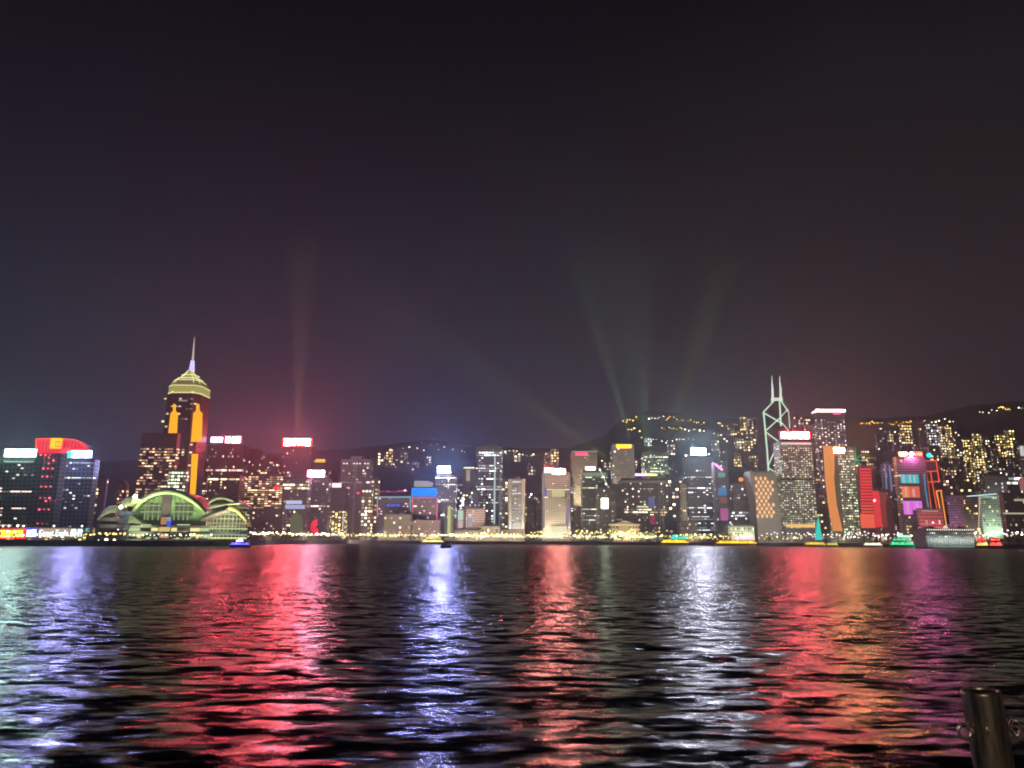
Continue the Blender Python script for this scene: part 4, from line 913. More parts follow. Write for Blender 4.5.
# one street lamp, copied everywhere: pole, arm, lamp head
def make_lamp(h, name, label, group, col, st, size, samp=False):
    r = root(name, label, 'street lamp', (0, 0, 0), group)
    pm = pbr('lamp_pole', (.12, .12, .12), .5, .6)
    MB().bar((0, 0, 0), (0, 0, h), .12, 6, .07).build('pole', pm, r)
    MB().bar((0, 0, h), (0, -1.2, h + .3), .07, 5, .05).build('arm', pm, r)
    MB().ball((0, -1.3, h + .2), size, 8, 5, .8).build('lamp_head', lamp('lamp_%s_%g' % ('_'.join('%g' % c for c in col), st), col, st, .75, hue=tuple(min(1, c * 1.5 + .05) for c in col)), r)
    return r
used = set()
def place(proto, loc, rz=0, sc=1):
    o = proto if proto.name not in used else copy_tree(proto)
    used.add(proto.name)
    o.location = loc; o.rotation_euler.z = rz; o.scale = (sc, sc, sc)
    return o
HG = 'street lamps along the hill roads'
hl_y = make_lamp(9, 'hill_road_lamp', 'yellow lamp beside a hill road', HG + ' in yellow', (1, .50, .08), 9, 1.7)
hl_w = make_lamp(9, 'hill_road_lamp', 'cream lamp beside a hill road', HG + ' in cream', (1, .78, .45), 11, 1.7)
hl_o = make_lamp(9, 'hill_road_lamp', 'deep orange lamp beside a hill road', HG + ' in orange', (1, .38, .03), 9, 1.9)
STR = [ (hl_w, (486, 457), (520, 453), 9), (hl_w, (505, 455), (546, 458), 9), (hl_w, (378, 457), (412, 468), 6), (hl_w, (420, 443), (470, 455), 7), (hl_w, (395, 450), (440, 452), 5), (hl_w, (374, 462), (400, 470), 5),
        (hl_y, (622, 423), (639, 421), 7), (hl_w, (648, 421), (664, 419), 6), (hl_y, (664, 420), (686, 423), 8), (hl_y, (686, 423), (706, 427), 7), (hl_y, (661, 432), (684, 431), 8), (hl_w, (684, 432), (706, 433), 6),
        (hl_y, (716, 428), (738, 427), 8), (hl_w, (640, 441), (658, 441), 5), (hl_w, (660, 445), (694, 441), 10), (hl_y, (626, 431), (640, 434), 4), (hl_y, (727, 432), (745, 438), 7), (hl_y, (738, 443), (760, 440), 8), (hl_w, (752, 428), (764, 424), 4), (hl_w, (790, 422), (815, 421), 5), (hl_w, (818, 420), (848, 424), 4),
        (hl_o, (860, 425.5), (882, 426), 13), (hl_o, (888, 427), (912, 425.5), 12), (hl_w, (880, 431), (910, 440), 7), (hl_w, (920, 424), (955, 424), 8), (hl_w, (977, 413.5), (1000, 414), 5), (hl_y, (998, 412), (1012, 411), 7), (hl_w, (1018, 410), (1024, 411), 2),
        (hl_w, (996, 472), (1024, 472), 9), (hl_w, (1000, 476), (1022, 478), 6), (hl_y, (936, 473), (946, 471), 5), (hl_w, (712, 434), (730, 446), 5), (hl_w, (590, 459), (612, 470), 4), (hl_w, (668, 471), (684, 476), 6), (hl_w, (525, 497), (540, 503), 5), (hl_y, (748, 470), (762, 466), 5)]
for pr, a, b, n in STR:
    for i in range(n):
        t = (i + random.uniform(.1, .9)) / n
        q = hill_hit(a[0] + (b[0] - a[0]) * t, a[1] + (b[1] - a[1]) * t + random.uniform(-1.4, 1.4))
        place(pr, (q.x, q.y, q.z - 1), random.uniform(-1, 1), random.choice((.7, .8, 1, 1.25)))

# ------------------------------------------------------------------ convention centre on its pier of land
def curve_pts(pts, n=24):
    xs = [p[0] for p in pts]; t = np.linspace(0, len(pts) - 1, n)
    X = np.interp(t, range(len(pts)), xs); Y = np.interp(t, range(len(pts)), [p[1] for p in pts])
    # smooth the polyline
    for _ in range(3):
        X[1:-1] = (X[:-2] + 2 * X[1:-1] + X[2:]) / 4; Y[1:-1] = (Y[:-2] + 2 * Y[1:-1] + Y[2:]) / 4
    return list(zip(X, Y))
def shell(r, upper, lower, d, dep, mat, name='roof_shell', bulge=6):
    """a curved roof band between two pixel curves that sweeps back in depth"""
    U, L = curve_pts(upper), curve_pts(lower); n = len(U); vs = []; fs = []
    ks = 6
    for i in range(n):
        u, l = P(*U[i], d), P(*L[i], d)
        vs.append((l.x, d + 1.5, l.z)); vs.append((l.x, d - 1.0, l.z)); 
        for k in range(1, ks + 1):
            t = k / ks
            vs.append((l.x + (u.x - l.x) * t, d - 1.0 + bulge * t * t, l.z + (u.z - l.z) * sin(t * pi / 2)))
        vs.append((u.x, d + dep, u.z - 3)); vs.append((u.x, d + dep, u.z - 4.5))
    m = ks + 4
    for i in range(n - 1):
        for k in range(m): fs.append((i * m + k, (i + 1) * m + k, (i + 1) * m + (k + 1) % m, i * m + (k + 1) % m))
    fs.append(tuple(range(m))); fs.append(tuple(reversed(range((n - 1) * m, n * m))))
    mb = MB(); mb.add(vs, fs); return mb.build(name, mat, r, world=True, smooth=False)
def convention():
    d = 735
    r = root('convention_centre', 'convention hall with a glowing green arched roof, glass front and shell-like wings', 'convention hall', (P(167, 520, d).x, d + 30, G))
    sh = pbr('roof_aluminium', (.42, .50, .34), .45, .1)
    pod = pbr('podium_stone', (.36, .36, .32), .8)
    shell(r, [(129, 514), (133, 503), (142, 494.5), (154, 489), (168, 487.3), (183, 491), (195, 498.5), (203, 507), (205.5, 512)],
             [(130, 514), (136, 506), (146, 498), (157, 494.5), (168, 493.5), (181, 496), (191, 502), (200, 508.5), (205, 512)], d, 55, sh)
    g = MB(); pts = curve_pts([(137, 509), (146, 500.5), (157, 495), (168, 494), (181, 496.5), (191, 503), (200, 510)], 20)
    g.prism([(P(x, y, d).x, P(x, y, d).z) for x, y in [(137, 530)] + pts + [(200, 530)]], d + 4, d + 40)
    g.build('glass_front', pbr('curtain_glass', (.07, .10, .06), .2), r, world=True)
    fm = lamp('green_rib', (.50, .62, .32), .60)
    for x in (144.5, 148, 153, 159, 174.5, 179, 183.5, 187.5):
        top = interp(x, [(137, 509), (146, 500.5), (157, 495), (168, 494), (181, 496.5), (191, 503), (200, 510)]) + .8
        a, b = P(x, top, d), P(x, 520, d); MB().box(a.x - .35, a.x + .35, d + 2.6, d + 3.9, b.z, a.z).build('glazing_rib', fm, r, world=True)
    for x0, x1, y in ((141, 160, 505.3), (139, 160, 511.7), (173, 192, 505.3), (173, 195, 511.7)):
        a, b = P(x0, y, d), P(x1, y, d); MB().box(a.x, b.x, d + 1.6, d + 2.5, a.z - .4, a.z + .4).build('glazing_rib', lamp('green_rib_bright', (.60, .75, .40), .75), r, world=True)
    gl = lamp('green_pane', (.38, .50, .20), .30)
    for x0, x1 in ((145, 159.5), (174, 191)):
        a, b = P(x0, 504, d), P(x1, 516, d); MB().box(a.x, b.x, d + 3.2, d + 3.95, b.z, a.z).build('lit_glazing', gl, r, world=True)
    # shoulders of the hall below the arch
    q = [(P(x, y, d).x, P(x, y, d).z) for x, y in ((129, 514), (137, 509), (200, 509), (206, 512), (214, 536), (124, 540))]
    q[4] = (q[4][0], G); q[5] = (q[5][0], G)
    MB().prism(q, d + 4.2, d + 60).build('wall', pbr('hall_dark', (.12, .12, .11), .6), r, world=True)
    def box(x0, x1, y0, y1, off, dep, mat, name, dd=d):
        a, b = P(x0, y1, dd - off), P(x1, y0, dd - off)
        return MB().box(a.x, b.x, a.y, a.y + dep, a.z, b.z).build(name, mat, r, world=True)
    box(160.5, 171.5, 494.8, 517, -1.4, 2.4, pbr('core_glass', (.03, .02, .03), .3), 'entrance_core')
    box(160.5, 166.4, 517, 524.5, 2.5, 1.5, lamp('scr_orange', (.85, .38, .14), .6), 'screen')
    box(166.6, 170.6, 517, 521, 2.5, 1.5, lamp('scr_pale', (.45, .55, .85), .6), 'screen'); box(166.6, 170.6, 521.2, 526.5, 2.5, 1.5, lamp('scr_blue', (.03, .10, .9), 1.0), 'screen')
    box(158.5, 169.5, 527, 531.5, 5, 2, lamp('lobby_gold', (.95, .72, .26), .75), 'lobby_light'); box(159, 168, 533.5, 538, 5, 2, lamp('lobby_rose', (.9, .55, .3), .65), 'lobby_light')
    # podium terraces, lit from within
    for x0, x1, y0, y1, off in ((128, 158, 525.5, 527.5, 9), (170, 215, 525.5, 527.3, 9), (123, 158, 531.5, 533.8, 11), (170, 240, 532, 534, 11), (120, 244, 539.5, 545, 13)):
        box(x0, x1, y0, y1, off, 18, pod, 'terrace')
    gp, yl, db = lamp('terrace_glow', (.62, .82, .42), .85), lamp('terrace_yellow', (.90, .80, .30), 1.2), pbr('dark_glass_wall', (.03, .05, .04), .2)
    box(127, 214, 527.6, 539.4, 3, 8, db, 'wall')
    for x0, x1, y0, y1, m in ((128, 139, 527.8, 530.9, gp), (140.5, 150, 524.3, 525.4, gp), (151, 157, 527.8, 531, yl), (171, 176, 527.8, 531.3, yl), (177, 189, 524.2, 525.4, gp), (190, 199, 528, 531.3, yl), (200, 208, 528, 531, gp), (124, 138, 534.2, 536.6, gp), (137, 141, 534, 538, yl), (142, 156, 537, 539, gp), (171, 188, 531, 531.9, gp), (190, 200, 534.3, 538.5, yl), (201, 212, 534.3, 538.3, gp), (172, 189, 537.5, 539.3, gp)):
        box(x0, x1, y0, y1, 6.5, 2.5, m, 'lit_glazing')
    # right-hand rotunda with eye-shaped roof and outer yellow shell
    d2 = 720
    ctr = P(227, 525, d2 + 26); rad = (P(247, 525, d2).x - P(207, 525, d2).x) / 2
    zt, zb = P(227, 510.5, d2).z, G
    pl = [(ctr.x + rad * 1.0 * cos(t * pi / 16), ctr.y + rad * .9 * sin(t * pi / 16)) for t in range(32)]
    MB().column(pl, zb, zt, ctr=(ctr.x, ctr.y)).build('rotunda', pbr('curtain_glass', (.07, .10, .06), .2), r, world=True)
    for t in range(17, 32):
        a = t * pi / 16; x, y = ctr.x + rad * 1.01 * cos(a), ctr.y + rad * .91 * sin(a)
        MB().bar((x, y, zb), (x, y, zt - .1), .35, 4).build('glazing_rib', lamp('rotunda_rib', (.78, .80, .42), .8), r, world=True)
    for zz, mt_ in ((514, gp), (523, lamp('rose_band', (.9, .66, .42), .55)), (528.5, gp), (534.5, lamp('mint_band', (.5, .85, .62), .7)), (538, yl)):
        z = P(227, zz, d2).z; pl2 = [(ctr.x + rad * 1.03 * cos(t * pi / 16), ctr.y + rad * .93 * sin(t * pi / 16)) for t in range(32)]
        MB().column(pl2, z - .65, z + .65, ctr=(ctr.x, ctr.y)).build('lit_glazing', mt_, r, world=True)
    for zz in (518.5, 526, 531.5):
        z = P(227, zz, d2).z; pl2 = [(ctr.x + rad * 1.07 * cos(t * pi / 16), ctr.y + rad * .97 * sin(t * pi / 16)) for t in range(32)]
        MB().column(pl2, z - .5, z + .5, ctr=(ctr.x, ctr.y)).build('terrace', pod, r, world=True)
    shell(r, [(206, 501), (211, 497), (216, 495), (223, 495), (230, 496.5), (236, 499.5), (239.5, 502)], [(209, 504), (212, 501.5), (217, 499), (224, 499.2), (229, 501), (235, 503.5), (238.5, 503)], d2 - 4, 34, sh, bulge=4)
    shell(r, [(207, 506), (212, 503.5), (219, 503), (228, 502.5), (238.5, 503)], [(208, 509), (214, 508), (221, 506.5), (229, 504.5), (238, 503.5)], d2 - 5, 30, sh, bulge=3)
    shell(r, [(228, 505), (236, 507), (242, 512), (247, 518), (248.5, 523)], [(228, 510), (236, 512), (240, 515.5), (245, 521), (247, 524)], d2 - 2, 10, pbr('roof_gold', (.62, .55, .25), .5), bulge=4)
    shell(r, [(160 + 41, 516), (206, 514), (214, 511), (226, 508)], [(201, 521), (207, 518), (215, 515), (226, 511)], d2 - 8, 30, pbr('roof_grey', (.20, .18, .16), .6), bulge=3)
    # left wing: low dark terraces and small shells
    d3 = 715
    shell(r, [(97, 518), (102, 510), (109, 505.5), (116, 505)], [(98, 520), (104, 515), (111, 512.5), (116, 513)], d3, 24, sh, bulge=3)
    shell(r, [(121, 501), (126, 497.5), (132, 496.5)], [(122, 505), (127, 503), (131, 504)], d3, 24, sh, bulge=3)
    shell(r, [(127, 516), (130, 514.5), (137, 519), (143, 523)], [(128, 524), (131, 523), (138, 523.5), (143, 524.5)], d - 9, 20, sh, bulge=2)
    dk = pbr('slate_wall', (.14, .12, .13), .7)
    for x0, x1, y0, y1 in ((92, 122, 517.5, 521), (90, 124, 524.5, 528), (90, 124, 531.5, 535.5), (90, 122, 538, 543)):
        a, b = P(x0, y1, d3), P(x1, y0, d3); pts = [(a.x, d3 + 8), (a.x + 3, d3 + 2), (a.x + 9, d3), (b.x, d3), (b.x, d3 + 34), (a.x, d3 + 34)]
        MB().column(pts, a.z, b.z).build('terrace', dk, r, world=True)
    a, b = P(93, 544, d3), P(122, 517, d3); MB().box(a.x + 2, b.x, d3 + 6, d3 + 34, G, b.z - .3).build('wall', pbr('dark_core', (.10, .07, .10), .6), r, world=True)
    box(117, 125, 511, 530, -2, 20, pbr('blue_grey_wall', (.13, .16, .30), .7), 'wall', d3)
    for x, y, s, st in ((121, 507, 1.7, 9), (135.3, 496.3, 1.7, 12), (106.3, 540, 1.5, 6), (114.3, 540, 1.1, 5), (98.6, 540.4, .7, 4), (118, 529.6, .6, 3)):
        MB().ball(P(x, y, 690), s, 8, 6).build('floodlight', lamp('flood_lens_%g' % st, (1, .93, .82), st), r, world=True)
    # real floodlights on the roofs and terraces
    for x, y, dd, tx, ty, td, e, c, sz in ((150, 522, d - 16, 150, 489, d, 22000, (.80, 1, .42), 16), (168, 522, d - 16, 168, 486, d, 24000, (.80, 1, .42), 16), (190, 522, d - 16, 190, 495, d, 24000, (.80, 1, .42), 16), (226, 536, d2 - 24, 224, 500, d2, 22000, (1, .95, .6), 16), (246, 536, d2 - 20, 243, 508, d2, 1500, (1, .85, .35), 10), (108, 532, d3 - 14, 108, 508, d3, 2200, (.95, .95, .55), 8), (126, 516, d3 - 14, 127, 498, d3, 1800, (.95, .95, .55), 8), (136, 536, d - 28, 138, 520, d, 2500, (.9, 1, .55), 10)):
        L = bpy.data.lights.new('flood', 'AREA'); L.shape = 'RECTANGLE'; L.size = sz; L.size_y = 1.5; L.energy = e; L.color = c; L.spread = R(100)
        o = bpy.data.objects.new('flood_light', L); COL.objects.link(o); o.parent = r
        a = P(x, y, dd); b = P(tx, ty, td); o.location = a - r.location; o.rotation_euler = (b - a).to_track_quat('-Z', 'Y').to_euler()
convention()

# ------------------------------------------------------------------ promenade: lamps, trees
LG = 'lamps along the far promenade'
pl_g = make_lamp(5.5, 'street_lamp', 'golden globe lamp on the far promenade', LG + ' in gold', (1, .62, .16), 7.0, .7)
pl_c = make_lamp(5.5, 'street_lamp', 'cream globe lamp on the far promenade', LG + ' in cream', (1, .80, .50), 7.0, .7)
pl_w = make_lamp(9, 'street_lamp', 'white lamp on a tall pole by the far shore', LG + ' in white', (.92, .92, 1.0), 7.0, .9)
pl_o = make_lamp(6.5, 'street_lamp', 'orange stall lamp by the far shore', LG + ' in orange', (1, .30, .05), 7.0, .9)
SPEC = []
def shore_lamps(pr, a, b, n, off, y=None, sc=1.0):
    for i in range(n):
        px = a + (b - a) * (i + random.uniform(.25, .75)) / n
        d = shore_d(px) + off
        q = P(px, 540, d)
        z = G
        if y is not None: z = P(px, y + random.uniform(-1.5, 1.5), d).z - (pr.children[0].data.vertices[6].co.z if False else 6) * sc
        SPEC.append((pr, (q.x, d, max(G - 1.5, z)), random.uniform(-.6, .6), sc * random.uniform(.85, 1.2)))
shore_lamps(pl_g, 60, 128, 22, 5); shore_lamps(pl_c, 128, 250, 30, 5); shore_lamps(pl_c, 0, 60, 14, 16, 541); shore_lamps(pl_g, 10, 92, 20, 22, 543); shore_lamps(pl_w, 0, 60, 5, 20, 540)
shore_lamps(pl_c, 250, 345, 44, 6, None, 1.6); shore_lamps(pl_g, 250, 345, 26, 30, 537, 1.7)
shore_lamps(pl_g, 345, 440, 46, 6, None, 1.5); shore_lamps(pl_c, 345, 440, 18, 30, 536, 1.9)
shore_lamps(pl_c, 440, 545, 50, 6, None, 1.6); shore_lamps(pl_g, 445, 545, 34, 26, 535, 1.9); shore_lamps(pl_o, 488, 522, 16, 12, 538, 1.7)
shore_lamps(pl_c, 545, 660, 52, 6, None, 1.6); shore_lamps(pl_g, 530, 660, 56, 26, 533, 1.8)
shore_lamps(pl_g, 660, 740, 26, 20, 536, 1.8); shore_lamps(pl_g, 700, 800, 20, 10, 538, 1.5); shore_lamps(pl_w, 760, 900, 34, 8, 537, 1.1)
shore_lamps(pl_c, 800, 920, 34, 14, 536, 1.4); shore_lamps(pl_w, 975, 1024, 10, 8, 535, 1.1); shore_lamps(pl_c, 975, 1024, 20, 14, 534, 1.3)
SPEC.sort(key=lambda q: -q[3] / q[1][1])
for q in SPEC[:285]: place(*q)
# the many smaller ones share one object
rv, rf, rm, mats = [], [], [], []
for pr, loc, rz, sc in SPEC[285:]:
    M = Matrix.Translation(loc) @ Matrix.Rotation(rz, 4, 'Z') @ Matrix.Scale(sc, 4)
    for ch in pr.children:
        mt = ch.data.materials[0]
        if mt not in mats: mats.append(mt)
        o0 = len(rv); rv += [tuple(M @ v.co) for v in ch.data.vertices]
        for f in ch.data.polygons: rf.append(tuple(i + o0 for i in f.vertices)); rm.append(mats.index(mt))
me = bpy.data.meshes.new('distant_street_lamps'); me.from_pydata(rv, [], rf)
for mt in mats: me.materials.append(mt)
me.polygons.foreach_set('material_index', rm); me.update()
o = bpy.data.objects.new('distant_street_lamps', me); COL.objects.link(o); o['kind'] = 'stuff'; o['label'] = 'countless small lamps scattered along the far waterfront'

# unseen area lights added for the street lighting, facing inland to brighten the facades
for px, e, c in ((30, 9000, (1, .75, .5)), (90, 9000, (1, .7, .45)), (150, 8000, (1, .85, .6)), (215, 9000, (1, .85, .6)), (262, 90000, (1, .72, .5)), (300, 130000, (1, .72, .55)), (340, 130000, (1, .75, .55)), (380, 150000, (1, .75, .5)), (425, 150000, (1, .75, .55)), (470, 150000, (1, .8, .6)), (508, 150000, (1, .75, .5)), (550, 150000, (1, .8, .55)), (590, 140000, (1, .8, .55)), (640, 120000, (1, .8, .55)), (700, 120000, (1, .78, .5)), (750, 110000, (1, .82, .65)), (800, 100000, (1, .85, .75)), (850, 90000, (1, .85, .75)), (890, 80000, (1, .85, .8)), (940, 60000, (1, .82, .7)), (990, 60000, (1, .85, .65))):
    L = bpy.data.lights.new('lamp_light', 'AREA'); L.shape = 'RECTANGLE'; L.size = 50; L.size_y = 2.5; L.energy = e * FACADE_FILL; L.color = c; L.spread = R(170)
    o = bpy.data.objects.new('lamp_light', L); COL.objects.link(o); d = shore_d(px) + 12; q = P(px, 540, d); o.location = (q.x, d, G + 9); o['kind'] = 'structure'
    o.rotation_euler = Vector((0, 1, .12)).to_track_quat('-Z', 'Y').to_euler()

def make_tree(seed, kind='broad'):
    rnd = random.Random(seed)
    r = root('tree', 'dark leafy tree on the far promenade', 'tree', (0, 0, 0), 'trees along the far shore')
    t = MB(); t.bar((0, 0, 0), (.2, 0, 3.2), .38, 7, .25)
    for k in range(5):
        a = k * 1.26 + rnd.random(); t.bar((.2, 0, 2.6 + .2 * k), (.2 + cos(a) * 2.6, sin(a) * 2.6, 5.2 + rnd.random()), .18, 5, .06)
    t.build('trunk', pbr('bark', (.09, .06, .04), .9), r)
    f = MB()
    clumps = [(rnd.gauss(0, 2.1), rnd.gauss(0, 2.0), 5.6 + rnd.gauss(0, 1.0), rnd.uniform(1.0, 1.9)) for _ in range(16)]
    for x, y, z, s in clumps:
        for _ in range(38):
            v = Vector((rnd.gauss(0, 1), rnd.gauss(0, 1), rnd.gauss(0, .8))).normalized() * s * rnd.uniform(.5, 1.05)
            c = Vector((x, y, z)) + v; u = Vector((rnd.gauss(0, 1), rnd.gauss(0, 1), rnd.gauss(0, 1))).normalized(); w = u.orthogonal().normalized(); q = rnd.uniform(.22, .45)
            f.add([c - u * q, c - w * q * .6, c + u * q, c + w * q * .6], [(0, 1, 2, 3)])
    f.build('crown', pbr('leaves', (.055, .075, .03), .7, vary=.4, scale=.8), r)
    return r
T3 = [make_tree(k) for k in (1, 2, 3)]
for k, (a, b, n, off, s0) in enumerate(((2, 92, 8, 26, .8), (92, 250, 15, 8, .55), (176, 188, 2, 12, 1.0), (225, 246, 4, 10, 1.0), (255, 345, 12, 14, 1.2), (345, 445, 12, 16, 1.2), (445, 560, 13, 16, 1.3), (560, 650, 11, 16, 1.3), (640, 700, 12, 20, 1.7), (700, 735, 6, 18, 1.8), (735, 830, 9, 14, 1.2), (830, 900, 6, 12, 1.0), (975, 1030, 6, 14, 1.2))):
    for i in range(n):
        px = a + (b - a) * (i + random.uniform(.1, .9)) / n; d = shore_d(px) + off + random.uniform(-2, 4)
        o = place(T3[(i + k) % 3], (P(px, 540, d).x, d, G - .1), random.uniform(0, 6), s0 * random.uniform(.75, 1.3))

# ------------------------------------------------------------------ ferry pier on the right
def pier():
    px0, px1 = 926, 974; d = 905
    a, b = P(px0, 541, d), P(px1, 541, d); w = b.x - a.x
    r = root('ferry_pier', 'long low ferry pier building with a white lit roof edge and small dome', 'pier building', ((a.x + b.x) / 2, d, 1.0))
    z = lambda y: P(950, y, d).z - 1.0
    MB().box(-w / 2, w / 2, 0, 26, .8, z(530)).build('wall', pbr('pier_wall', (.30, .34, .32), .7), r)
    MB().box(-w * .52, w * .52, -3, 28, z(529.5), z(528.6)).build('roof', pbr('pier_roof', (.35, .33, .30), .7), r)
    for k in range(22):
        x = -w / 2 + w * (k + .5) / 22
        MB().ball((x, -3.3, z(529.8)), .62, 6, 4).build('eave_lamp', lamp('eave', (1, .90, .78), 2.4), r)
        MB().box(x - .2, x + .2, -2, -.1, .8, z(530.3)).build('column', pbr('pier_col', (.5, .5, .46), .6), r)
    MB().column([(3.2 * cos(t * pi / 8), 6 + 3.2 * sin(t * pi / 8)) for t in range(16)], z(528.5), z(525.5), .45, (0, 6)).build('dome', lamp('dome_glow', (1, .85, .75), .9), r)
    MB().prism([(-w * .5, z(528.6)), (-w * .18, z(528.6)), (-w * .34, z(526))], 2, 20).build('gable', pbr('gable', (.55, .50, .36), .7), r)
    MB().prism([(w * .14, z(528.6)), (w * .46, z(528.6)), (w * .30, z(526.2))], 2, 20).build('gable', pbr('gable', (.55, .50, .36), .7), r)
    rc = [(-w / 2 + w * (i + .5) / 15, -.2, z(y), w / 20, 1.3, 0) for i in range(15) for y in (533.2, 536.6) if random.random() < .75]
    put_windows(r, rc, 'white', .8)
    MB().box(-w * .42, w * .42, -4.2, -3.4, .5, 1.0).build('fender_light', lamp('fender', (.35, .75, .65), .8), r)
    MB().box(-w / 2, w / 2, -3.4, 27, -2.2, .8).build('deck', m_conc, r)
    L = bpy.data.lights.new('flood', 'AREA'); L.shape = 'RECTANGLE'; L.size = w; L.size_y = 1; L.energy = 5000; L.color = (.9, 1, .95)
    o = bpy.data.objects.new('eave_light', L); COL.objects.link(o); o.parent = r; o.location = (0, -6, 9); o.rotation_euler = (R(75), 0, 0)
pier()

# ------------------------------------------------------------------ boats
def boat(px0, px1, yw, label, name='ferry', hull=(.10, .10, .12), decks=2, col=(1, .62, .05), st=1.6, top=None, tst=1.5, tx=(-.1, .45), h=1.0, d=None, cat='boat', mast=True):
    d = d or 1.0
    q = on_z(px0, yw, 0); 
    dist = min(q.y, shore_d((px0 + px1) / 2) - 25) if d == 1.0 else d
    a, b = P(px0, yw, dist), P(px1, yw, dist); Lh = b.x - a.x
    r = root(name, label, cat, ((a.x + b.x) / 2, dist, 0.0))
    W = max(3.5, Lh * .22); hh = 1.9 * h
    n = 12; pts = []
    vs = []; fs = []
    for i in range(n + 1):
        t = i / n; x = -Lh / 2 + Lh * t
        f = (1 - abs(2 * t - 1) ** 3.2) ** .6 if 0 < t < 1 else .04
        sheer = .6 * abs(2 * t - 1) ** 2 * h
        vs += [(x, -W / 2 * f, hh + sheer), (x * .94, -W / 2 * f * .72, -.5), (x * .94, W / 2 * f * .72, -.5), (x, W / 2 * f, hh + sheer)]
    for i in range(n):
        for k in range(4): fs.append((4 * i + k, 4 * i + 4 + k, 4 * i + 4 + (k + 1) % 4, 4 * i + (k + 1) % 4))
    fs.append((0, 1, 2, 3)); fs.append((4 * n + 3, 4 * n + 2, 4 * n + 1, 4 * n))
    mb = MB(); mb.add(vs, fs); mb.build('hull', pbr('hull_%g_%g_%g' % hull, hull, .4), r)
    z = hh + .1; cm = pbr('cabin_white', (.5, .5, .48), .5)
    key = 'cabin_%s_%g' % ('_'.join('%g' % c for c in col), st)
    for k in range(decks):
        s = .40 - .07 * k
        MB().box(-Lh * s, Lh * s, -W * .34, W * .34, z, z + 2.3 * h).build('cabin', cm, r)
        nw = max(4, min(16, int(Lh * s * 2 / 2.4))); ws = Lh * s * 1.94 / nw
        for i in range(nw):
            xx = -Lh * s * .97 + ws * (i + .5); MB().box(xx - ws * .36, xx + ws * .36, -W * .36, -W * .341, z + .6 * h, z + (1.5 + .5 * random.random()) * h).build('window', lamp(key + '_w', col, st * 1.25, .55), r)
        z += 2.3 * h + .01
        MB().box(-Lh * (s + .02), Lh * (s + .02), -W * .4, W * .4, z, z + .18).build('deck_roof', cm, r); z += .19
    MB().box(-Lh * .47, Lh * .47, -W * .42 - .2, -W * .42, hh + .25, hh + .55 * h).build('deck_light', lamp(key, col, st), r)
    if top:
        MB().box(Lh * tx[0], Lh * tx[1], -W * .3, W * .3, z, z + 1.5 * h).build('canopy', lamp('canopy_%s_%g' % ('_'.join('%g' % c for c in top), tst), top, tst), r)
        MB().box(-Lh * .06, Lh * .06, -W * .2, W * .2, z + 1.51 * h, z + 2.8 * h).build('wheelhouse', lamp('canopy_%s_%g' % ('_'.join('%g' % c for c in top), tst), top, tst), r)
    if mast: MB().bar((-Lh * .12, 0, z), (-Lh * .12, 0, z + 3.5 * h), .12, 5, .06).build('mast', m_dark, r)
    return r
boat(229, 251, 547.2, 'small boat edged in violet blue light near the convention hall', decks=1, col=(.16, .12, 1), st=3.0, h=1.0, top=(.75, .8, 1), tst=2.2, tx=(-.18, .1))
boat(421, 445, 544.0, 'golden lit ferry moored below the pink neon block', decks=2, col=(1, .80, .22), st=2.2, h=1.7)
boat(440, 452, 548.0, 'small unlit boat on the blue reflection', name='motor_boat', decks=1, col=(.2, .2, .3), st=.05, h=.9, hull=(.02, .02, .02), mast=False)
boat(660, 689, 544.5, 'yellow ferry with a teal lit upper deck', decks=1, col=(1, .66, .03), st=2.4, top=(.03, .75, .68), tst=1.3, tx=(-.12, .42), h=2.3, hull=(.45, .33, .05))
boat(714, 757, 544.5, 'long yellow ferry with a pink-white lit stern deck', decks=1, col=(1, .55, .02), st=2.6, top=(1, .45, .6), tst=1.8, tx=(.08, .42), h=2.1, hull=(.45, .25, .05))
boat(803, 826, 543.8, 'small boat crowded with amber lights by the teal sail', decks=1, col=(1, .58, .03), st=1.7, h=1.6, hull=(.3, .2, .05))
boat(826, 838, 542.8, 'small yellow-green lit boat right of the teal sail', decks=1, col=(.85, .85, .08), st=1.4, h=1.4, mast=False)
boat(862, 882, 543.2, 'small boat with cream lamps in front of the red tower', decks=1, col=(1, .85, .55), st=2.4, h=1.5)
boat(888, 915, 543.5, 'emerald lit party boat left of the purple lit boat', decks=2, col=(.05, .85, .35), st=1.5, top=(.55, 1, .8), tst=1.2, tx=(-.1, .3), h=1.9, hull=(.02, .35, .12))
boat(914, 926, 543.4, 'small purple and blue lit boat beside the pier', decks=1, col=(.22, .08, 1), st=1.6, h=1.8)
boat(975, 988, 543.2, 'moored boat with red and yellow lights right of the pier', decks=1, col=(1, .55, .15), st=2.2, top=(1, .04, .05), tst=1.6, tx=(-.3, .3), h=1.9)
boat(988, 1002, 543.4, 'moored boat hung with red lights at the far right', decks=2, col=(1, .10, .08), st=2.2, h=1.9, hull=(.2, .03, .03))
# junk with a teal lit sail
r = boat(812, 825, 543.0, 'junk with a tall teal lit sail', name='sailing_junk', decks=0, col=(.05, .6, .5), st=1.0, h=.9, hull=(.12, .05, .03), mast=False)
d = r.location.y
q = [(P(x, y, d).x - r.location.x, P(x, y, d).z) for x, y in ((815, 540), (822.5, 540), (820.8, 530), (818.3, 515.5), (815.9, 529))]
MB().prism(q, -.2, .2).build('sail', lamp('teal_sail', (.05, .72, .60), .95), r)
MB().bar((q[3][0], .5, 1), (q[3][0], .5, q[3][1] + 2), .18, 6, .1).build('mast', m_dark, r)

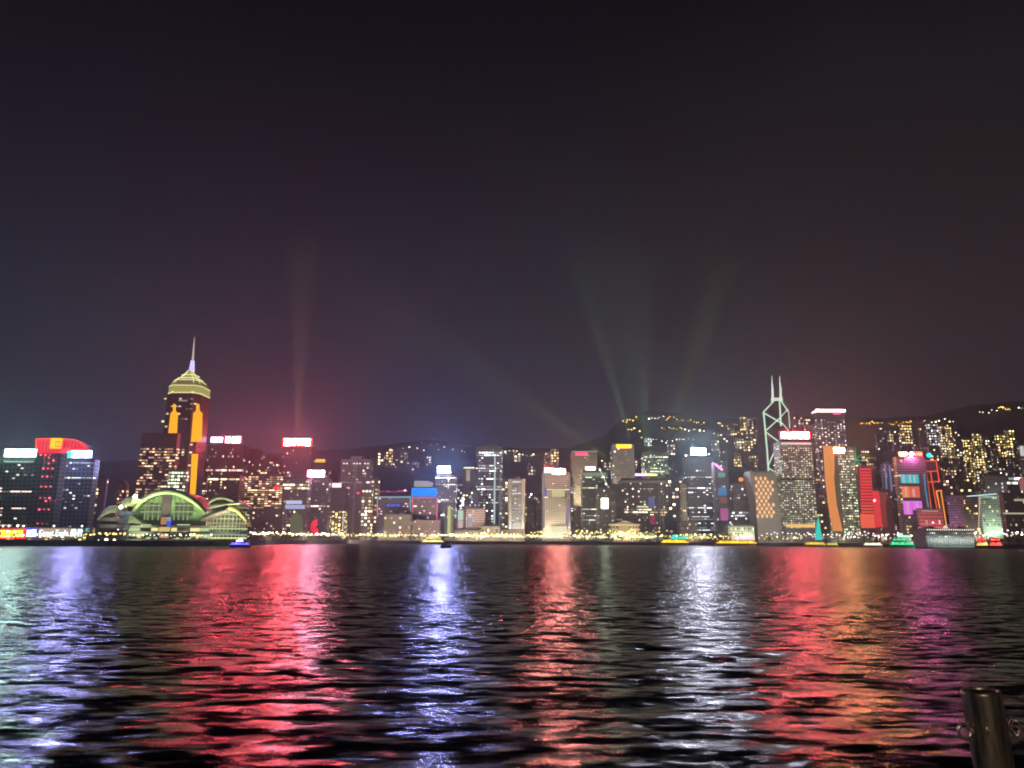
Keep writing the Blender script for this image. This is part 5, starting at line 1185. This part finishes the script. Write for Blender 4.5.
# ------------------------------------------------------------------ near quay and its bollard
mb = MB().box(-12, 12, -10, 3.15, -1.0, H - 1.62)
o = mb.build('quay', m_conc); struct(o, 'near promenade edge under the viewer')
def bollard():
    bx = P(1007, 700, 2.75)
    zt = P(988, 689.5, 2.75).z; z0 = H - 1.62
    r = root('bollard', 'worn dark metal railing post with an eye ring on each side', 'bollard', (bx.x - .02, 2.75, z0))
    h = zt - z0; m = pbr('worn_metal', (.24, .20, .165), .36, .8, vary=.7, scale=11)
    n = 48; prof = [(.075, 0), (.075, .04), (.056, .05), (.059, h * .5), (.0625, h - .012), (.0615, h - .003), (.059, h), (.053, h), (.0515, h - .004), (.0505, h - .016), (0.001, h - .018)]
    vs = []; fs = []
    for rr, z in prof: vs += [(rr * cos(2 * pi * i / n), rr * sin(2 * pi * i / n), z) for i in range(n)]
    for j in range(len(prof) - 1):
        for i in range(n): fs.append((j * n + i, j * n + (i + 1) % n, (j + 1) * n + (i + 1) % n, (j + 1) * n + i))
    mb = MB(); mb.add(vs, fs); mb.build('post', m, r, smooth=True)
    MB().column([(.052 * cos(2 * pi * i / 32), .052 * sin(2 * pi * i / 32)) for i in range(32)], h - .03, h - .008).build('cap', pbr('black_cap', (.008, .008, .008), .9), r)
    # scuffs: paler worn streaks running down the metal
    nt = m.node_tree; mpn = nt.nodes.new('ShaderNodeMapping'); mpn.inputs['Scale'].default_value = (5, 5, .55)
    nz = [q for q in nt.nodes if q.type == 'TEX_NOISE'][0]; tcn = [q for q in nt.nodes if q.type == 'TEX_COORD'][0]
    nt.links.new(tcn.outputs['Object'], mpn.inputs[0]); nt.links.new(mpn.outputs[0], nz.inputs['Vector'])
    rm = pbr('ring_steel', (.80, .72, .60), .25, 1.0, vary=.25, scale=40)
    for s in (-1, 1):
        c = Vector((s * .088, -.015, h - .125)); vs = []; fs = []; nu, nv = 28, 10; R0, r0 = .024, .0062
        for i in range(nu):
            a = 2 * pi * i / nu; ax = Vector((cos(a) * (.95 if s < 0 else .5), -.3 * cos(a) if s > 0 else .12 * cos(a), sin(a)))
            for j in range(nv):
                b = 2 * pi * j / nv; vs.append(tuple(c + ax * (R0 + r0 * cos(b)) + Vector((.1, -1, 0)) * r0 * sin(b)))
        for i in range(nu):
            for j in range(nv): fs.append((i * nv + j, ((i + 1) % nu) * nv + j, ((i + 1) % nu) * nv + (j + 1) % nv, i * nv + (j + 1) % nv))
        mb = MB(); mb.add(vs, fs); ring = mb.build('eye_ring', rm, r, smooth=True)
        k = MB().bar((s * .054, -.012, h - .125), (s * .068, -.014, h - .125), .0075, 12).bar((s * .054, -.012, h - .125), (s * .064, -.0125, h - .125), .013, 6)
        k.build('bolt', rm, r)
    MB().bar((-.034, -.05, h - .115), (-.040, -.067, h - .115), .0085, 6, .007).build('bolt', rm, r)
    r.rotation_euler = (0, R(-3.5), 0)
bollard()
# the promenade lamp behind the viewer, which lights the post
r = root('promenade_lamp', 'lamp post on the near promenade behind the viewer', 'street lamp', (-1.2, -4.0, H - 1.62))
MB().bar((0, 0, 0), (0, 0, 4.2), .07, 10, .05).build('pole', m_dark, r)
MB().ball((0, 0, 4.35), .16, 14, 9).build('lamp_globe', sampled('globe', (1, .82, .56), 480), r)

# ------------------------------------------------------------------ searchlights of the light show, real spot lamps shining into the haze
def beam(px, py, d, ex, ey, power, col, ang=5, label=None, blend=.6, toward=0.0):
    a = P(px, py, d); b = P(ex, ey, d * (1 - toward))
    r = root('searchlight', label, 'searchlight', a)
    v = (b - a).normalized()
    MB().bar(v * -1.2, v * .6, .9, 12, 1.1).build('housing', m_dark, r)
    MB().bar(v * .61, v * .7, .9, 12).build('lens', lamp('lens', col, 3), r)
    L = bpy.data.lights.new('beam', 'SPOT'); L.energy = power; L.color = col; L.spot_size = R(ang); L.spot_blend = blend; L.shadow_soft_size = .5
    o = bpy.data.objects.new('beam_light', L); COL.objects.link(o); o.parent = r; o.location = v * 3.0; o.rotation_euler = v.to_track_quat('-Z', 'Y').to_euler()
BEAMS = [(297, 437, 1400, 302, 300, 1.0, (1, .40, .16), 6, 'searchlight pointing straight up above the widest red sign'),
         (294, 437, 1400, 215, 350, .35, (1, .40, .40), 3, 'searchlight tilted far left above the widest red sign'),
         (301, 437, 1400, 380, 350, .35, (1, .36, .25), 6, 'searchlight tilted right above the widest red sign'),
         (630, 440, 1510, 590, 300, .9, (.50, .85, .14), 5, 'searchlight tilted left on the beige yellow-banded tower'),
         (645, 452, 1490, 640, 300, .35, (.50, .55, .50), 6, 'searchlight pointing upright beside the purple roof strip'),
         (672, 432, 1520, 712, 300, .8, (.75, .72, .16), 6, 'searchlight tilted right beside the white-signed tower'),
         (637, 474, 1402, 615, 400, .2, (.45, .12, .9), 8, 'purple searchlight on the purple roof strip'),
         (654, 474, 1402, 640, 400, .35, (.55, .8, .2), 10, 'green searchlight at the right end of the purple roof strip'),
         (608, 458, 1520, 500, 385, .5, (.75, .70, .15), 7, 'low searchlight tilted far left over the dark green tower'),
         (604, 452, 1520, 520, 330, .35, (.62, .45, .70), 5, 'mauve searchlight above the dark green tower')]
for b in BEAMS: beam(b[0], b[1], b[2], b[3], b[4], b[5] * 1.2e8, b[6], b[7] * 2.3, b[8], 1.0)
